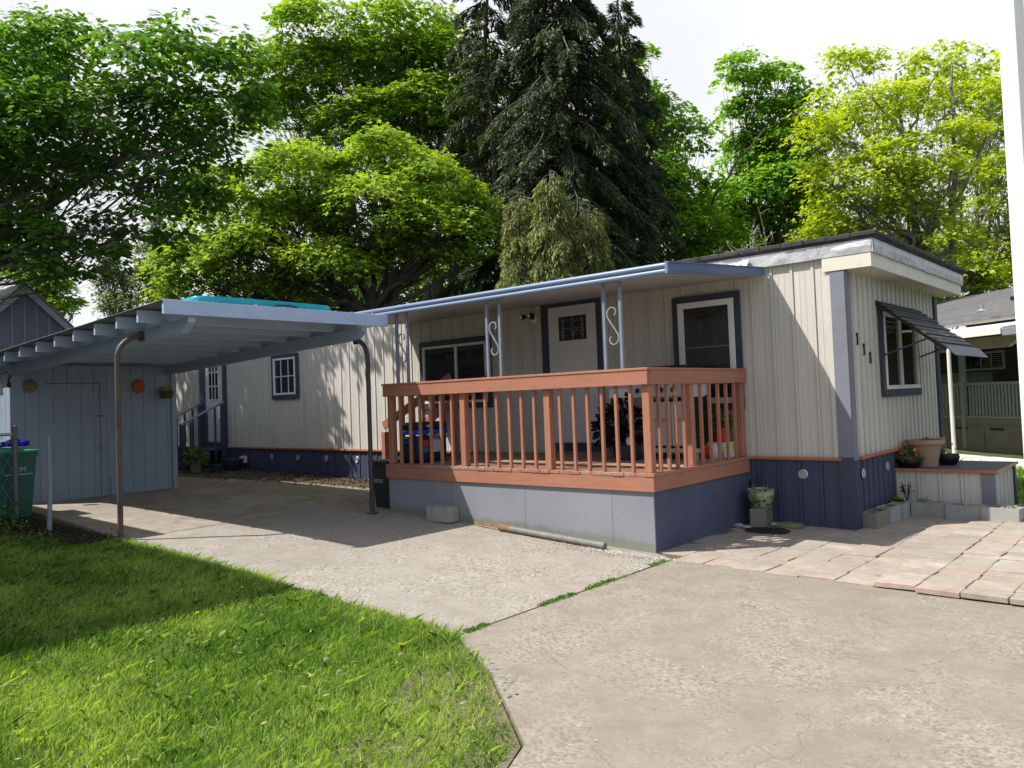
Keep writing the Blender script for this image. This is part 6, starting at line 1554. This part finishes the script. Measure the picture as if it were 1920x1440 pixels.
# dandelions
def dandelion(x, y, h, seed, label):
    z = hx(x)-.03; T = thing('dandelion', label, 'flower', (x, y, z), 'dandelions in the lawn')
    MB().tube([(x, y, z), (x+.006, y+.004, z+h*.6), (x+.012, y, z+h)], .0028, 6).build('stem', M['weed'], T)
    n = 150 if seed else 90; P = np.tile([x+.012, y, z+h], (n, 1))
    D = R.normal(size=(n, 3)); 
    if not seed: D[:, 2] = np.abs(D[:, 2])*.5+.15
    D /= np.linalg.norm(D, axis=1, keepdims=True)
    leaves('flower_head', P, D, R.normal(size=(n, 3)), R.uniform(.013, .018, n), KITE, M['clock'] if seed else M['dandelion'], R.uniform(0, 1, n), T, (x, y, z))
for x, y, h_, sd_, lb in (
    (-4.58, -6.38, .07, 0, 'small yellow dandelion in the shaded part of the lawn, farthest from the driveway'),
    (-2.74, -6.48, .08, 0, 'largest yellow dandelion, just inside the sunlit edge of the lawn'),
    (-3.22, -5.83, .06, 0, 'yellow dandelion in the shade beside the driveway edge'),
    (-1.07, -5.93, .06, 0, 'yellow dandelion near the worn right corner of the lawn'),
    (-4.30, -6.25, .14, 1, 'tall white dandelion clock on a long stem in the shaded lawn'),
    (-3.25, -6.24, .12, 1, 'small white dandelion clock on a stem at the shadow edge'),
    (-.98, -6.50, .06, 1, 'biggest white dandelion clock near the bottom right of the lawn'),
    (-.92, -6.06, .06, 1, 'white dandelion clock beside the worn soil patch'),
    (-1.20, -6.43, .07, 1, 'greenish white dandelion clock left of the biggest one'),
    (-2.40, -6.15, .05, 1, 'little white dandelion clock in the sun near the lawn shadow'),
    (-3.92, -6.55, .05, 1, 'low white dandelion clock deep in the shaded lawn')):
    dandelion(x, y, h_, sd_, lb)

# fallen bud scales on the roofs, gutter line and drive; bark litter by the stoop; loose grit
def scatter(name, x, y, z, size, shape, m_, v=None):
    n = len(x); P = np.column_stack([x, y, z])
    return tag(leaves(name, P, R.normal(size=(n, 3))*[1, 1, .25], R.normal(size=(n, 3))*[.4, .4, 1]+[0, 0, .8], size, shape, m_, R.uniform(0, 1, n) if v is None else v), kind='stuff')
n = 900; x = R.uniform(-5.6, -2.2, n); k = R.random(n) < np.where((x > -3.9) & (x < -2.7), 1, .25); x = x[k]; n = len(x); y = -2.33+R.random(n)*.16
scatter('roof_debris', x, y, 2.905+(y+2.37)*.08+R.uniform(.0, .055, n)*np.where((x > -3.9) & (x < -2.7), 1, .5), R.uniform(.02, .045, n), OVAL, M['debris'])
n = 30; x = R.uniform(-5.3, -5.22, n); y = R.uniform(-5.4, -2.45, n); scatter('roof_debris', x, y, 2.862+R.uniform(0, .012, n), R.uniform(.015, .03, n), OVAL, M['debris'])
n = 1500; x = R.uniform(-6.3, 3.5, n); y = R.uniform(-8.8, -2.6, n); k = ~inpoly(x, y, LAWN) & ((y > -5.4) | (x > 0)); x, y = x[k], y[k]
scatter('leaf_debris', x, y, hxa(x)+.008, R.uniform(.006, .018, len(x)), OVAL, M['debris'])
n = 2600; x = -13.9+R.random(n)*6.5; y = -.06-R.random(n)**1.6*(1.9-.14*(x+13.9)); scatter('leaf_litter', x, y, hxa(x)+.012+R.uniform(0, .015, n), R.uniform(.02, .055, n), OVAL, M['litter'])
n = 900; x = R.uniform(-.97, 2.4, n); y = R.uniform(-2.6, 1.0, n); k = R.random(n) < .35; scatter('leaf_debris', x[k], y[k], np.full(k.sum(), .05), R.uniform(.008, .02, k.sum()), OVAL, M['debris'])
# dark soil heap by the round stone, gravel at the porch corner
def grit(name, x, y, z, s, m_):
    n = len(x); base = np.array([(1, 0, 0), (-.5, .87, 0), (-.5, -.87, 0), (.1, 0, .9), (0, .1, -.5)])
    F = np.array([(0, 1, 3), (1, 2, 3), (2, 0, 3), (1, 0, 4), (2, 1, 4), (0, 2, 4)])
    a = R.uniform(0, 2*PI, n); c, s_ = np.cos(a), np.sin(a)
    b = base[None]*R.uniform(.6, 1.3, (n, 5, 1)); V = np.stack([b[..., 0]*c[:, None]-b[..., 1]*s_[:, None], b[..., 0]*s_[:, None]+b[..., 1]*c[:, None], b[..., 2]*.7], -1)*s[:, None, None]
    V = V+np.column_stack([x, y, z])[:, None]
    L = (F[None]+5*np.arange(n)[:, None, None]).reshape(-1)
    o = np_mesh(name, V.reshape(-1, 3), L, np.arange(n*6)*3, np.full(n*6, 3), m_, np.repeat(R.uniform(0, 1, n), 5)); return tag(o, kind='stuff')
n = 1400; x = -1.45+R.normal(0, .32, n); y = -2.46-np.abs(R.normal(0, .10, n))+.05*(x+1.45); grit('gravel', x, y, hxa(x)+.003, R.uniform(.004, .014, n), leafmat('pale_grit', (.20, .19, .16), (.62, .60, .54), 0))
n = 1600; a = R.uniform(0, 6.28, n); r = .20*np.sqrt(R.random(n)); grit('soil_heap', -.80+r*np.cos(a)*1.3, -.58+r*np.sin(a), .025+.03*(1-r/.2)*R.random(n), R.uniform(.005, .016, n), M['soil'])
n = 3800; x = R.uniform(-9.0, -6.45, n); y = -5.52-np.abs(R.normal(0, .28, n))-.05; grit('soil_heap', x, y, hxa(x)-.01+R.uniform(0, .05, n), R.uniform(.008, .030, n), M['soil'])
n = 2600; x = R.uniform(-6.3, 3.0, n); y = R.uniform(-9, -2.6, n); k = ~inpoly(x, y, LAWN) & ((y > -5.4) | (x > .1)); x, y = x[k], y[k]; grit('gravel', x, y, hxa(x)+.001, R.uniform(.002, .0065, len(x)), bpy.data.materials['pale_grit'])
# stones round the pot block and at the right-hand end of the edging
for i, (x, y, s, lb) in enumerate(((-1.20, -.46, .05, 'white pebble at the foot of the pot block, by the porch side'), (-1.08, -.52, .045, 'grey pebble in front of the pot block'), (-.86, -.22, .05, 'pale stone between the pot block and the round stone'), (1.50, 1.24, .055, 'tan stone lying at the right end of the block edging'))):
    bm = bmesh.new(); bmesh.ops.create_icosphere(bm, subdivisions=2, radius=s)
    for v in bm.verts: v.co = Vector((v.co.x*1.3, v.co.y, v.co.z*.6))*random.uniform(.86, 1.1)
    m = MB(); m.bm(bm); m.v = [(a+x, b_+y, c+s*.5+.01) for a, b_, c in m.v]; tag(m.build('stone', M['cinder'] if i < 3 else M['terracotta'], None, True), lb, 'stone')

# bare trodden soil where the lawn meets the slab corner, and dry thatch through the lawn
sheet('soil_patch', [(-1.0, -5.62), (-.90, -5.50), (-.24, -5.935), (.53, -6.56), (.99, -7.6), (1.12, -9.0), (.2, -9.0), (-.1, -7.2), (-.6, -6.3)], -.014, mat('trodden_soil', (.125, .098, .068), .95, .35, 5, .8, 50, c2=(.20, .17, .115)), .03)
n = 5200; x = R.uniform(-6.5, .9, n); y = R.uniform(-8.8, -5.5, n); k = inpoly(x, y, LAWN) & (R.random(n) < .25+.75*(hash2(x, y, .5) > .55)); x, y = x[k], y[k]; n = len(x); a = R.uniform(0, 6.28, n)
tag(leaves('thatch', np.column_stack([x, y, hxa(x)-.02+R.uniform(0, .05, n)]), np.column_stack([np.cos(a), np.sin(a), R.uniform(-.1, .5, n)]), R.normal(size=(n, 3)), R.uniform(.02, .06, n), NEEDLE, leafmat('dry_thatch', (.22, .17, .08), (.55, .47, .26), .2), R.uniform(0, 1, n)), kind='stuff')
